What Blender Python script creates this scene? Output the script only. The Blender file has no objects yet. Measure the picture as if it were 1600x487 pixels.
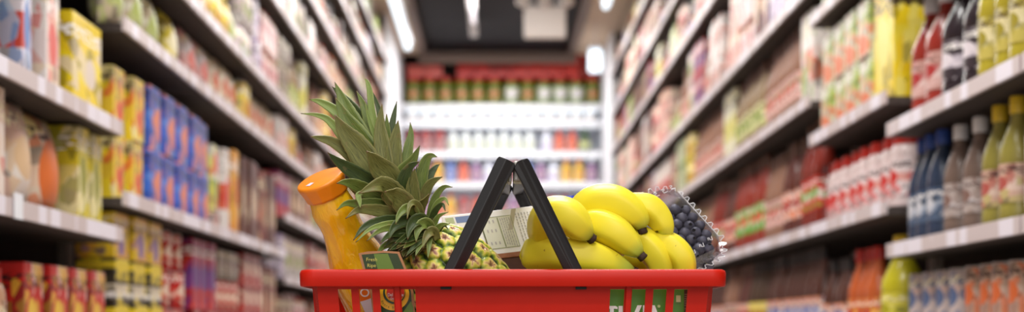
import bpy, bmesh, math, random
import numpy as np
from mathutils import Vector, Matrix
random.seed(7)
PI = math.pi
F = 2243.0; VX = 775.0; VY = 512.0; CZ = 0.18      # focal length in px, vanishing point, camera height
sc = bpy.context.scene
COL = sc.collection

# ------------------------------------------------------------ camera, world, lights, exposure
cam_d = bpy.data.cameras.new('camera'); cam = bpy.data.objects.new('camera', cam_d); COL.objects.link(cam)
cam.location = (0, 0, CZ); cam.rotation_euler = (PI/2, 0, 0)
cam_d.sensor_width = 36; cam_d.lens = F/1600*36
cam_d.shift_x = (800-VX)/1600; cam_d.shift_y = (VY-243.5)/1600
cam_d.clip_start = .05; cam_d.clip_end = 60
cam_d.dof.use_dof = True; cam_d.dof.focus_distance = 1.585; cam_d.dof.aperture_fstop = 4.1
sc.camera = cam
sc.view_settings.view_transform = 'Standard'; sc.view_settings.look = 'None'
sc.view_settings.gamma = 1; sc.view_settings.use_curve_mapping = False
sc.view_settings.exposure = 0.27
sc.cycles.use_denoising = True
sc.cycles.max_bounces = 6; sc.cycles.transparent_max_bounces = 12
sc.cycles.caustics_reflective = False; sc.cycles.caustics_refractive = False
w = bpy.data.worlds.new('world'); sc.world = w; w.use_nodes = True
w.node_tree.nodes['Background'].inputs[0].default_value = (1, .97, .95, 1)
w.node_tree.nodes['Background'].inputs[1].default_value = 0.5
def area(name, loc, sx, sy, power, col=(1, .97, .94), rot=(0, 0, 0)):
    l = bpy.data.lights.new(name, 'AREA'); l.shape = 'RECTANGLE'; l.size = sx; l.size_y = sy; l.energy = power; l.color = col
    o = bpy.data.objects.new(name, l); COL.objects.link(o); o.location = loc; o.rotation_euler = rot
    return o
for d_, p_ in ((-1.2, 46), (1.0, 40), (3.2, 72), (5.4, 46), (7.6, 50), (9.6, 52), (11.6, 48), (13.3, 30)):
    area('ceiling_lamp_light', (0, d_, 2.84), 1.3, .5, p_)
area('front_fill_light', (0.3, -1.6, 1.5), 2.2, 1.2, 25, (1, .97, .95), (math.radians(68), 0, 0))  # soft fill added behind the camera to light the basket, no fixture there

# ------------------------------------------------------------ helpers
def P(px, py, d): return Vector(((px-VX)/F*d, d, CZ+(VY-py)/F*d))
def srgb(r, g, b):
    f = lambda c: (c/255/12.92) if c <= 10 else ((c/255+.055)/1.055)**2.4
    return (f(r), f(g), f(b), 1)
class NT:
    def __init__(s, name):
        s.m = bpy.data.materials.new(name); s.m.use_nodes = True; s.t = s.m.node_tree
        s.b = s.t.nodes['Principled BSDF']; s.out = s.t.nodes['Material Output']
    def n(s, ty, **kw):
        x = s.t.nodes.new(ty)
        for k, v in kw.items(): setattr(x, k, v)
        return x
    def l(s, a, b): s.t.links.new(a, b)
    def val(s, x, sock):
        if isinstance(x, (int, float)): sock.default_value = x
        else: s.l(x, sock)
    def math(s, op, a, b=0, c=0, clamp=False):
        x = s.n('ShaderNodeMath', operation=op); x.use_clamp = clamp
        for i, v in enumerate((a, b, c)): s.val(v, x.inputs[i])
        return x.outputs[0]
    def mix(s, f, a, b):
        x = s.n('ShaderNodeMix', data_type='RGBA'); s.val(f, x.inputs[0])
        for v, i in ((a, 6), (b, 7)):
            if isinstance(v, tuple): x.inputs[i].default_value = v
            else: s.l(v, x.inputs[i])
        return x.outputs[2]
    def noise(s, scale, vec=None, detail=2, rough=.5, dist=0):
        x = s.n('ShaderNodeTexNoise'); x.inputs['Scale'].default_value = scale; x.inputs['Detail'].default_value = detail
        x.inputs['Roughness'].default_value = rough; x.inputs['Distortion'].default_value = dist
        if vec is not None: s.l(vec, x.inputs['Vector'])
        return x.outputs['Fac']
    def ramp(s, f, pts):
        x = s.n('ShaderNodeValToRGB'); s.l(f, x.inputs[0]); e = x.color_ramp.elements
        e[0].position, e[0].color = pts[0]; e[1].position, e[1].color = pts[-1]
        for p, c in pts[1:-1]:
            q = e.new(p); q.color = c
        return x.outputs[0]
    def coord(s, which='Object'): return s.n('ShaderNodeTexCoord').outputs[which]
    def scale(s, vec, v, loc=(0, 0, 0)):
        x = s.n('ShaderNodeMapping'); x.inputs['Scale'].default_value = v; x.inputs['Location'].default_value = loc; s.l(vec, x.inputs[0]); return x.outputs[0]
    def bump(s, h, strength=.3, dist=.001):
        x = s.n('ShaderNodeBump'); x.inputs['Strength'].default_value = strength; x.inputs['Distance'].default_value = dist
        s.l(h, x.inputs['Height']); s.l(x.outputs[0], s.b.inputs['Normal'])
    def base(s, c):
        if isinstance(c, tuple): s.b.inputs['Base Color'].default_value = c
        else: s.l(c, s.b.inputs['Base Color'])
    def rough(s, r): s.val(r, s.b.inputs['Roughness'])
def plain(name, c, rough=.5, metal=0, var=.06, nscale=30, emit=0, spec=.5, bump=0):
    t = NT(name); co = t.coord()
    f = t.noise(nscale, co, 3)
    d = tuple(max(0, x*(1-var*2)) for x in c[:3])+(1,); l = tuple(min(1, x*(1+var)) for x in c[:3])+(1,)
    t.base(t.mix(f, d, l)); t.rough(rough); t.b.inputs['Metallic'].default_value = metal
    t.b.inputs['Specular IOR Level'].default_value = spec
    if emit: t.b.inputs['Emission Color'].default_value = c; t.b.inputs['Emission Strength'].default_value = emit
    if bump: t.bump(f, bump)
    return t.m

def mesh_obj(name, verts, faces, mats, parent=None, smooth=False, fm=None, loc=None):
    me = bpy.data.meshes.new(name); me.from_pydata([tuple(v) for v in verts], [], faces); 
    for m in (mats if isinstance(mats, (list, tuple)) else [mats]): me.materials.append(m)
    if fm is not None: me.polygons.foreach_set('material_index', fm)
    if smooth: me.polygons.foreach_set('use_smooth', [True]*len(me.polygons))
    me.update()
    o = bpy.data.objects.new(name, me); COL.objects.link(o)
    if loc is not None: o.location = loc
    if parent is not None: o.parent = parent
    return o
def tag(o, label, cat, group=None, kind=None):
    o['label'] = label; o['category'] = cat
    if group: o['group'] = group
    if kind: o['kind'] = kind
    return o
def empty(name, loc, rot=(0, 0, 0)):
    o = bpy.data.objects.new(name, None); COL.objects.link(o); o.location = loc; o.rotation_euler = rot
    o.empty_display_size = .05
    return o
class MB:
    def __init__(s): s.v = []; s.f = []; s.m = []
    def add(s, v, f, m=0):
        k = len(s.v); s.v += [tuple(x) for x in v]; s.f += [tuple(i+k for i in q) for q in f]; s.m += [m]*len(f); return s
    def box(s, x0, x1, y0, y1, z0, z1, m=0, bev=0):
        if bev:
            bm = bmesh.new(); bmesh.ops.create_cube(bm, size=1)
            for v in bm.verts: v.co = Vector(((x0+x1)/2+v.co.x*(x1-x0), (y0+y1)/2+v.co.y*(y1-y0), (z0+z1)/2+v.co.z*(z1-z0)))
            bmesh.ops.bevel(bm, geom=list(bm.edges), offset=bev, segments=2, profile=.5, affect='EDGES')
            bm.verts.index_update()
            s.add([v.co[:] for v in bm.verts], [[v.index for v in f.verts] for f in bm.faces], m); bm.free(); return s
        v = [(x, y, z) for x in (x0, x1) for y in (y0, y1) for z in (z0, z1)]
        return s.add(v, [(0, 1, 3, 2), (4, 6, 7, 5), (0, 4, 5, 1), (2, 3, 7, 6), (0, 2, 6, 4), (1, 5, 7, 3)], m)
    def lathe(s, prof, n=20, m=0, c=(0, 0), sx=1, sy=1, fn=None):
        v = []; f = []
        for (r, z) in prof:
            for i in range(n):
                a = 2*PI*i/n; rr = r*(fn(a, z) if fn else 1); v.append((c[0]+rr*math.cos(a)*sx, c[1]+rr*math.sin(a)*sy, z))
        for j in range(len(prof)-1):
            for i in range(n):
                i2 = (i+1) % n; f.append((j*n+i, j*n+i2, (j+1)*n+i2, (j+1)*n+i))
        f.append(tuple(range(n-1, -1, -1))); f.append(tuple((len(prof)-1)*n+i for i in range(n)))
        return s.add(v, f, m)
    def tube(s, pts, rad, n=10, m=0, ups=None, prof=None):
        pts = [Vector(p) for p in pts]; v = []; f = []; N = len(pts)
        up = Vector((0, 1, .01))
        for k, p in enumerate(pts):
            T = (pts[min(k+1, N-1)]-pts[max(k-1, 0)]).normalized()
            A = T.cross(up).normalized(); B = T.cross(A).normalized()
            r = rad[k] if isinstance(rad, (list, tuple)) else rad
            for i in range(n):
                a = 2*PI*i/n; q = prof(a) if prof else 1
                v.append(p+(A*math.cos(a)+B*math.sin(a))*r*q)
        for j in range(N-1):
            for i in range(n):
                i2 = (i+1) % n; f.append((j*n+i, j*n+i2, (j+1)*n+i2, (j+1)*n+i))
        f.append(tuple(range(n-1, -1, -1))); f.append(tuple((N-1)*n+i for i in range(n)))
        return s.add(v, f, m)
    def build(s, name, mats, parent=None, smooth=False, loc=None, rot=None):
        o = mesh_obj(name, s.v, s.f, mats, parent, smooth, s.m, loc)
        if rot is not None: o.rotation_euler = rot
        return o
def autosmooth(o, ang=35):
    me = o.data; me.polygons.foreach_set('use_smooth', [True]*len(me.polygons))
    bm = bmesh.new(); bm.from_mesh(me)
    for e in bm.edges:
        if len(e.link_faces) == 2 and e.calc_face_angle(0) > math.radians(ang): e.smooth = False
    bm.to_mesh(me); bm.free(); return o
def catmull(pts, n):
    pts = [np.array(p, float) for p in pts]
    q = [2*pts[0]-pts[1]]+pts+[2*pts[-1]-pts[-2]]; out = []
    S = len(pts)-1
    for k in range(n+1):
        t = k/n*S; i = min(int(t), S-1); u = t-i
        a, b, c, d = q[i], q[i+1], q[i+2], q[i+3]
        out.append(.5*((2*b)+(-a+c)*u+(2*a-5*b+4*c-d)*u*u+(-a+3*b-3*c+d)*u**3))
    return out
def text_mesh(name, s, size, mat, parent, M, depth=.0002, align='CENTER', xs=1):
    cu = bpy.data.curves.new(name, 'FONT'); cu.body = s; cu.size = size; cu.extrude = depth; cu.align_x = align; cu.resolution_u = 3
    t = bpy.data.objects.new(name, cu); COL.objects.link(t)
    dg = bpy.context.evaluated_depsgraph_get(); me = bpy.data.meshes.new_from_object(t.evaluated_get(dg))
    bpy.data.objects.remove(t)
    me.transform(M @ Matrix.Diagonal((xs, 1, 1, 1))); me.materials.clear(); me.materials.append(mat)
    o = bpy.data.objects.new(name, me); COL.objects.link(o); o.parent = parent
    return o

# ------------------------------------------------------------ general materials
def rail_mat():
    t = NT('price rail plastic'); co = t.coord(); n_ = t.noise(1, t.scale(co, (1, 14, 1)), 1)
    t.base(t.mix(t.math('GREATER_THAN', n_, .54), srgb(206, 192, 192), srgb(234, 228, 238))); t.rough(.4); return t.m
M_rail = rail_mat()
M_shelf = plain('shelf steel', srgb(60, 49, 44), .7)
M_back = plain('gondola back panel', srgb(52, 42, 38), .8)
M_upr = plain('upright steel', srgb(196, 190, 186), .5)
M_white = plain('white panel', srgb(238, 240, 246), .5)
M_black_ceil = plain('black ceiling board', srgb(32, 30, 33), .9, var=.2, nscale=3)
M_brown_beam = plain('brown painted beam', srgb(110, 92, 82), .6)
M_cream_ceil = plain('cream soffit board', srgb(206, 184, 160), .8)
M_grey_wall = plain('grey wall paint', srgb(120, 112, 108), .8)
def floor_mat():
    t = NT('polished floor tile'); b = t.n('ShaderNodeTexBrick'); t.l(t.coord(), b.inputs[0]); b.offset = 0
    b.inputs['Scale'].default_value = 1; b.inputs['Brick Width'].default_value = .6; b.inputs['Row Height'].default_value = .6; b.inputs['Mortar Size'].default_value = .004
    b.inputs['Color1'].default_value = srgb(150, 140, 130); b.inputs['Color2'].default_value = srgb(142, 132, 122); b.inputs['Mortar'].default_value = srgb(120, 112, 105)
    t.l(b.outputs[0], t.b.inputs['Base Color']); t.rough(.25); return t.m
M_floor = floor_mat()
def emis(name, c, s):
    t = NT(name); t.base(c); t.b.inputs['Emission Color'].default_value = c; t.b.inputs['Emission Strength'].default_value = s; return t.m
M_tube = emis('lit fluorescent tube', (.76, .90, 1, 1), 1.25)
M_led = emis('lit shelf strip', (.80, .92, 1, 1), 2.3)

# ------------------------------------------------------------ the room
AL, AR, DE = -.94, 1.06, 14.35          # shelf fronts left and right of the aisle, end of the aisle
def struct(name, mb, mat):
    o = mb.build(name, mat); o['kind'] = 'structure'; return o
struct('floor', MB().box(-2.2, 2.3, -2.5, 15.4, -.1, 0), M_floor)
struct('wall_end', MB().box(-2.2, 2.3, 15.0, 15.2, 0, 3.05), M_grey_wall)
struct('wall_left', MB().box(-1.75, -1.65, .5, 15.0, 0, 3.05), M_grey_wall)
struct('wall_right', MB().box(1.77, 1.87, .5, 15.0, 0, 3.05), M_grey_wall)
struct('ceiling', MB().box(-1.75, 1.87, .5, 15.2, 2.96, 3.05), M_black_ceil)
struct('trim_left', MB().box(-1.65, -.76, 2.0, 14.3, 2.90, 2.96), M_cream_ceil)
struct('trim_right', MB().box(.79, 1.77, 2.0, 14.3, 2.90, 2.96), M_cream_ceil)
struct('trim_edge_left', MB().box(-.76, -.69, 2.0, 14.3, 2.87, 2.96), M_brown_beam)
struct('trim_edge_right', MB().box(.72, .79, 2.0, 14.3, 2.87, 2.96), M_brown_beam)
struct('trim_beam', MB().box(-.76, .79, 14.05, 14.2, 2.79, 2.88), M_brown_beam)

# ------------------------------------------------------------ products: materials and prototypes
def sku_mat(name, c1, c2, c3, c4, seed, z0=.3, z1=.6, blob=(.5, .5, .3, .2), gloss=.35):
    r = random.Random(seed); t = NT(name)
    sp = t.n('ShaderNodeSeparateXYZ'); g = t.coord('Generated'); t.l(g, sp.inputs[0]); X, Z = sp.outputs[0], sp.outputs[2]
    col = t.mix(t.math('COMPARE', Z, (z0+z1)/2, (z1-z0)/2), srgb(*c1), srgb(*c2))
    vor = t.n('ShaderNodeTexVoronoi'); t.l(t.scale(g, (2.5, 2.5, 3.5), (seed*1.7, 0, seed)), vor.inputs['Vector']); vor.inputs['Scale'].default_value = 1
    col = t.mix(t.math('MULTIPLY', t.math('GREATER_THAN', vor.outputs['Color'], .62), .8), col, srgb(*c4))
    v2 = t.n('ShaderNodeTexVoronoi'); t.l(t.scale(g, (5, 5, 7), (seed*.7, 3, seed*2.1)), v2.inputs['Vector']); v2.inputs['Scale'].default_value = 1
    s2 = t.n('ShaderNodeSeparateColor'); t.l(v2.outputs['Color'], s2.inputs[0])
    col = t.mix(t.math('MULTIPLY', t.math('GREATER_THAN', s2.outputs[1], .8), .7), col, srgb(*c3)); col = t.mix(t.math('MULTIPLY', t.math('GREATER_THAN', s2.outputs[2], .84), .6), col, srgb(*(int(q*.45) for q in c1)))
    bx, bz, rx, rz = blob
    e = t.math('ADD', t.math('POWER', t.math('DIVIDE', t.math('SUBTRACT', X, bx), rx), 2), t.math('POWER', t.math('DIVIDE', t.math('SUBTRACT', Z, bz), rz), 2))
    col = t.mix(t.math('LESS_THAN', e, 1), col, srgb(*c3))
    nz = t.noise(1, t.scale(g, (14, 3, 22), (seed, seed, 0)), 1)
    zt = .82 if bz < .6 else .2
    txt = t.math('MULTIPLY', t.math('GREATER_THAN', nz, .52), t.math('COMPARE', Z, zt, .07))
    col = t.mix(txt, col, srgb(*r.choice([(250, 245, 240), (60, 30, 30), (250, 240, 200)])))
    t.base(col); t.rough(gloss); return t.m
def boxp(name, w, h, d, mat):
    o = MB().box(-w/2, w/2, -d, 0, 0, h, bev=.002).build(name, mat)
    return [o]
def cartonp(name, w, h, d, mat, cap):       # gable-top carton
    mb = MB(); hb = h*.8
    v = [(-w/2, -d, 0), (w/2, -d, 0), (w/2, 0, 0), (-w/2, 0, 0), (-w/2, -d, hb), (w/2, -d, hb), (w/2, 0, hb), (-w/2, 0, hb),
         (-w/2, -d/2-.002, h*.94), (w/2, -d/2-.002, h*.94), (w/2, -d/2+.002, h*.94), (-w/2, -d/2+.002, h*.94), (-w/2, -d/2-.002, h), (w/2, -d/2-.002, h), (w/2, -d/2+.002, h), (-w/2, -d/2+.002, h)]
    f = [(3, 2, 1, 0), (0, 1, 5, 4), (1, 2, 6, 5), (2, 3, 7, 6), (3, 0, 4, 7), (4, 5, 9, 8), (6, 7, 11, 10), (5, 6, 10, 9), (7, 4, 8, 11), (8, 9, 13, 12), (9, 10, 14, 13), (10, 11, 15, 14), (11, 8, 12, 15), (12, 13, 14, 15)]
    o = mb.add(v, f).build(name, mat)
    c = MB().lathe([(.012, 0), (.012, .012), (.010, .014)], 12).build('screw_cap', cap, o, loc=(0, -d*.78, hb+(h*.14)*.40))
    c.rotation_euler = (math.atan2(h*.14, d/2)*1, 0, 0)
    return [o, c]
def bottlep(name, w, h, mat, cap, label, squat=False):
    r = w/2*.96
    if squat: prof = [(r*.9, 0), (r, .006), (r, h*.72), (r*.92, h*.80), (r*.80, h*.84), (r*.80, h*.86)]; c0 = .84; cr = r*.84
    else: prof = [(r*.9, 0), (r, .008), (r, h*.16), (r*.97, h*.18), (r*.97, h*.5), (r, h*.52), (r*.95, h*.6), (r*.62, h*.74), (r*.40, h*.82), (r*.36, h*.90)]; c0 = .87; cr = r*.46
    o = autosmooth(MB().lathe(prof, 18, c=(0, -w/2)).build(name, mat))
    c = autosmooth(MB().lathe([(cr, h*c0), (cr, h*.985), (cr*.9, h)], 18, c=(0, -w/2)).build('lid' if squat else 'cap', cap, o))
    z0, z1 = (h*.14, h*.66) if squat else (h*.2, h*.49)
    l = MB(); n = 18; v = []; R = r+.0012 if squat else r*.97+.0015
    for z in (z0, z1):
        for i in range(n): a = 2*PI*i/n; v.append((R*math.cos(a), -w/2+R*math.sin(a), z))
    l.add(v, [(i, (i+1) % n, n+(i+1) % n, n+i) for i in range(n)])
    lo = l.build('label', label, o, smooth=True)
    return [o, c, lo]
def canp(name, w, h, mat, metal):
    r = w/2*.97
    o = autosmooth(MB().lathe([(r*.95, 0), (r*.95, .004), (r, .007), (r, h-.007), (r*.95, h-.004)], 18, c=(0, -w/2)).build(name, mat))
    c = autosmooth(MB().lathe([(r*.98, h-.004), (r*.98, h), (r*.9, h), (r*.88, h-.003)], 18, c=(0, -w/2)).build('can_end', metal, o))
    return [o, c]
def pouchp(name, w, h, d, mat):             # pillow bag with crimped seals
    v = []; f = []; nx, nz = 8, 10
    for s in (-1, 1):
        for j in range(nz+1):
            for i in range(nx+1):
                u = i/nx*2-1; t = j/nz; e = max(0, 1-abs(u)**3)*(max(0, math.sin(PI*min(1, t*1.0)))**.45 if 0 < t < .93 else 0)
                th = d/2*e*(1-.3*t); ww = w/2*(1-.05*math.sin(PI*t)); v.append((u*ww, -d/2+s*max(th, .0008), t*h))
    k = (nx+1)*(nz+1)
    for s in (0, 1):
        for j in range(nz):
            for i in range(nx):
                a = s*k+j*(nx+1)+i; q = (a, a+1, a+nx+2, a+nx+1); f.append(q if s == 0 else q[::-1])
    for j in range(nz):
        for i in (0, nx):
            a = j*(nx+1)+i; q = (a, a+nx+1, k+a+nx+1, k+a); f.append(q if i == 0 else q[::-1])
    for i in range(nx):
        for j in (0, nz):
            a = j*(nx+1)+i; q = (a, k+a, k+a+1, a+1); f.append(q if j == 0 else q[::-1])
    return [mesh_obj(name, v, f, mat, smooth=True)]
CAPS = {k: plain('cap plastic '+k, c, .35) for k, c in dict(red=srgb(190, 40, 30), white=srgb(238, 236, 238), black=srgb(45, 38, 38), green=srgb(60, 110, 50), orange=srgb(232, 110, 40), yellow=srgb(236, 200, 50), blue=srgb(50, 80, 160), brown=srgb(96, 62, 48)).items()}
M_tin = plain('tin end', srgb(190, 188, 186), .3, .8)

# key: kind, short description (max 4 words with kind), width, height, depth, colours (main, band, blob, accent), extras
SK = {}
def S(key, kind, desc, w, h, d, c1, c2, c3, c4, cap='white', glass=None, **kw):
    SK[key] = dict(kind=kind, desc=desc, w=w, h=h, d=d, c=(c1, c2, c3, c4), cap=cap, glass=glass, kw=kw, seed=len(SK)+1)
W_ = (238, 232, 230); R_ = (196, 36, 28); Y_ = (238, 208, 30); B_ = (38, 74, 170); G_ = (90, 140, 50); O_ = (236, 120, 46); K_ = (50, 40, 38); PK = (228, 170, 170); BR = (120, 74, 56); CR = (236, 216, 190); DR = (130, 28, 28); PU = (120, 80, 150); OL = (160, 150, 60); LG = (196, 210, 130); GY = (150, 140, 136); NB = (44, 56, 86)
S('yelbox', 'box', 'yellow box', .125, .26, .08, Y_, (232, 210, 60), CR, (220, 190, 30))
S('blured', 'box', 'blue-and-red box', .06, .25, .12, (222, 214, 226), (200, 70, 60), (90, 130, 190), (170, 190, 220))
S('pinkbox', 'box', 'pale pink box', .09, .24, .12, CR, (226, 180, 170), (220, 90, 80), W_)
S('yelpouch', 'box', 'big yellow box', .235, .225, .11, Y_, (240, 216, 20), (222, 206, 190), (228, 196, 10), blob=(.62, .45, .18, .16))
S('redtop', 'box', 'red-topped beige box', .135, .215, .1, (222, 196, 176), (230, 214, 204), (228, 208, 190), (206, 60, 50), z0=0, z1=.7)
S('beigebag', 'pouch', 'pale beige bag', .16, .2, .1, (228, 212, 200), (236, 226, 216), (224, 190, 150), (214, 170, 150))
S('orangebag', 'pouch', 'orange-spotted pale bag', .21, .2, .12, (232, 212, 190), (236, 206, 180), (230, 120, 60), (238, 220, 140), blob=(.55, .42, .36, .38))
S('yelgreen', 'box', 'yellow-green box', .085, .2, .1, (226, 206, 40), (232, 214, 120), (150, 150, 50), (236, 226, 180))
S('redgold', 'box', 'red box, gold blot', .125, .215, .1, (196, 36, 30), (190, 40, 36), (232, 190, 60), (232, 200, 190), blob=(.4, .5, .2, .16))
S('peachjar', 'jar', 'peach jar', .11, .2, .11, (214, 170, 140), (222, 186, 160), (226, 200, 184), (150, 60, 50), cap='red', glass=srgb(196, 150, 120))
S('yelstack', 'box', 'yellow box', .11, .17, .1, (236, 206, 40), (228, 190, 50), (216, 60, 50), (232, 220, 170), blob=(.6, .3, .2, .2))
S('bluebox', 'box', 'blue box, orange dot', .13, .175, .1, (52, 88, 182), (60, 110, 210), (230, 130, 70), (96, 140, 214), blob=(.6, .45, .2, .22))
S('greenwhite', 'box', 'green-and-white box', .10, .3, .09, (214, 212, 200), (90, 140, 60), (214, 50, 40), (230, 220, 90), blob=(.5, .8, .35, .12))
S('whitered', 'box', 'white-and-red box', .09, .31, .09, (232, 222, 216), (220, 100, 70), (200, 40, 40), CR)
S('yeltall', 'box', 'tall amber box', .09, .33, .08, (232, 160, 50), (240, 200, 80), (214, 80, 40), (236, 180, 60))
S('brownbox', 'box', 'tall brown box', .10, .33, .09, (110, 64, 50), (160, 96, 80), (210, 190, 160), (90, 50, 40))
S('darkred', 'box', 'dark red box', .10, .32, .09, (136, 40, 36), (170, 60, 50), (220, 190, 150), (100, 60, 50))
S('yelblack', 'box', 'black-and-yellow box', .14, .118, .1, (60, 52, 36), (210, 196, 170), (222, 196, 40), (232, 206, 30), z0=.2, z1=.45, blob=(.5, .86, .6, .14))
S('yelpack', 'box', 'yellow-purple box', .14, .118, .1, (228, 190, 40), (234, 200, 60), (140, 110, 160), (222, 160, 60), blob=(.5, .35, .25, .3))
S('greypack', 'box', 'grey box', .12, .1, .1, (150, 132, 112), (176, 160, 140), (120, 96, 80), (96, 84, 60))
S('redcan', 'can', 'red can', .1, .115, .1, (186, 34, 28), (200, 50, 36), (226, 200, 180), (130, 20, 20))
S('redpurple', 'box', 'purple-and-red box', .10, .23, .08, (176, 40, 50), (120, 60, 130), (90, 50, 120), (214, 60, 40))
S('crimson', 'box', 'crimson box', .13, .115, .1, (190, 30, 24), (206, 50, 40), (236, 214, 190), (150, 20, 20))
S('paleg', 'pouch', 'pale green bag', .15, .19, .1, (206, 200, 170), (220, 214, 190), (170, 180, 100), (190, 170, 140))
S('yelbag', 'pouch', 'yellow bag', .15, .19, .1, (226, 206, 60), (236, 216, 90), (240, 230, 190), (206, 186, 60))
S('whitepink', 'pouch', 'white-and-pink bag', .14, .2, .1, (232, 216, 214), (224, 180, 176), (214, 120, 110), (236, 226, 226))
S('creampouch', 'pouch', 'cream bag', .13, .2, .1, (234, 216, 186), (228, 190, 150), (206, 110, 80), (236, 226, 206))
S('yelcan', 'can', 'yellow can', .08, .18, .08, (230, 206, 90), (236, 216, 130), (200, 150, 60), (226, 196, 120))
S('pinkcan', 'can', 'pink can', .08, .17, .08, (226, 180, 168), (236, 206, 200), (196, 90, 90), (236, 220, 206))
S('whitecan', 'can', 'white can', .08, .17, .08, (232, 226, 220), (220, 206, 200), (150, 160, 100), (206, 180, 190))
S('whitebox', 'box', 'white box', .11, .22, .08, (234, 228, 224), (224, 200, 196), (214, 130, 110), (236, 232, 226))
S('lilacbox', 'box', 'lilac box', .10, .21, .08, (206, 190, 210), (228, 214, 226), (140, 110, 160), (232, 220, 222))
S('salmonbox', 'box', 'salmon box', .10, .23, .08, (226, 160, 140), (236, 200, 186), (200, 80, 60), (232, 210, 196))
S('browncrt', 'box', 'brown box', .12, .22, .09, (150, 104, 80), (186, 146, 116), (222, 196, 160), (120, 80, 60))
S('greenbox', 'box', 'green box', .11, .22, .08, (150, 170, 90), (196, 206, 140), (226, 220, 190), (110, 140, 70))
S('creamcarton', 'carton', 'cream carton', .08, .22, .08, (232, 214, 180), (222, 180, 130), (200, 100, 60), (236, 226, 206), cap='orange')
S('limecarton', 'carton', 'lime carton', .08, .23, .08, (206, 216, 130), (226, 226, 180), (130, 160, 60), (236, 232, 210), cap='green')
S('pinkcarton', 'carton', 'pink carton', .08, .22, .08, (230, 190, 186), (236, 214, 210), (190, 70, 80), (236, 226, 220), cap='red')
S('blackbot', 'bottle', 'black bottle', .13, .29, .13, (60, 50, 56), (190, 180, 190), (220, 210, 216), (90, 80, 90), cap='black', glass=srgb(48, 38, 42))
S('redbot', 'bottle', 'red bottle', .12, .29, .12, (196, 150, 140), (216, 190, 184), (170, 50, 50), (214, 176, 170), cap='white', glass=srgb(150, 50, 40))
S('olivebot', 'bottle', 'olive-yellow bottle', .09, .31, .09, (196, 180, 90), (216, 206, 150), (160, 146, 50), (226, 214, 170), cap='yellow', glass=srgb(176, 160, 50))
S('brownorange', 'box', 'brown-and-orange box', .14, .3, .1, (166, 120, 96), (224, 110, 50), (226, 190, 150), (140, 90, 70), z0=.08, z1=.28, blob=(.5, .6, .3, .2))
S('navybot', 'bottle', 'navy bottle', .085, .26, .085, (80, 96, 120), (160, 170, 186), (200, 200, 206), (60, 80, 110), cap='blue', glass=srgb(50, 62, 84))
S('greybot', 'bottle', 'grey-brown bottle', .085, .255, .085, (180, 166, 160), (206, 196, 196), (130, 100, 90), (160, 140, 130), cap='white', glass=srgb(120, 100, 90))
S('olivepink', 'bottle', 'pink-labelled olive bottle', .085, .26, .085, (206, 170, 150), (222, 196, 180), (180, 90, 80), (190, 176, 110), cap='yellow', glass=srgb(150, 140, 66))
S('whitetub', 'jar', 'white tub', .12, .24, .12, (228, 216, 216), (214, 190, 190), (190, 150, 150), (236, 230, 230), cap='white', glass=srgb(220, 210, 208))
S('beigecan', 'can', 'beige can', .09, .13, .09, (190, 160, 140), (206, 180, 164), (220, 110, 60), (170, 130, 116))
S('bluebeige', 'can', 'blue-and-orange can', .09, .13, .09, (190, 176, 176), (220, 130, 80), (90, 110, 150), (206, 190, 186), z0=.5, z1=.7)
S('orangejar', 'jar', 'orange-lidded jar', .095, .13, .095, (214, 190, 170), (222, 200, 186), (226, 90, 40), (206, 170, 150), cap='orange', glass=srgb(206, 176, 150))
S('yeltallr', 'box', 'tall yellow box', .2, .34, .1, (240, 210, 30), (236, 214, 60), (240, 226, 120), (232, 196, 20))
S('grnorg', 'box', 'green-and-orange box', .125, .168, .1, (206, 210, 180), (176, 196, 90), (226, 110, 50), (226, 222, 206), z0=.55, z1=.9, blob=(.5, .22, .4, .18))
S('pinktub', 'jar', 'red-spotted white tub', .1, .21, .1, (232, 206, 204), (226, 160, 150), (206, 50, 46), (236, 222, 222), cap='red', glass=srgb(226, 206, 204))
S('limebot', 'bottle', 'yellow-green bottle', .13, .32, .13, (220, 210, 70), (206, 200, 60), (176, 170, 30), (226, 216, 110), cap='yellow', glass=srgb(200, 190, 40))
S('orngbot', 'bottle', 'amber bottle', .09, .3, .09, (222, 130, 60), (236, 180, 90), (196, 50, 40), (230, 150, 80), cap='red', glass=srgb(196, 96, 50))
S('cola', 'bottle', 'brown bottle, pale label', .08, .28, .08, (206, 190, 190), (226, 216, 214), (90, 110, 180), (226, 130, 70), cap='black', glass=srgb(86, 54, 46))
S('yelcola', 'bottle', 'brown bottle, yellow label', .08, .28, .08, (232, 206, 50), (222, 190, 60), (150, 60, 40), (236, 216, 110), cap='black', glass=srgb(80, 60, 46))
S('sauce', 'bottle', 'red-brown sauce bottle', .085, .33, .085, (196, 50, 40), (236, 222, 214), (110, 170, 70), (214, 80, 60), cap='brown', glass=srgb(130, 44, 34))
S('greensauce', 'bottle', 'green-labelled sauce bottle', .085, .33, .085, (110, 170, 70), (190, 210, 150), (226, 70, 50), (232, 226, 214), cap='brown', glass=srgb(150, 54, 40))
S('orangesauce', 'bottle', 'orange-labelled brown bottle', .085, .29, .085, (230, 130, 80), (236, 210, 196), (180, 40, 40), (232, 200, 190), cap='brown', glass=srgb(96, 50, 42))
S('pinkbot', 'bottle', 'pink-labelled bottle', .075, .28, .075, (230, 186, 176), (236, 216, 206), (200, 90, 80), (226, 216, 150), cap='brown', glass=srgb(150, 110, 90))
S('limelabel', 'bottle', 'lime-labelled bottle', .075, .28, .075, (210, 216, 140), (230, 226, 200), (140, 160, 70), (236, 226, 180), cap='brown', glass=srgb(150, 126, 96))
S('bigpack', 'box', 'white-and-orange box', .2, .29, .12, (226, 214, 206), (222, 110, 70), (150, 180, 90), (236, 226, 220), z0=.25, z1=.6, blob=(.25, .3, .2, .16))
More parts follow.
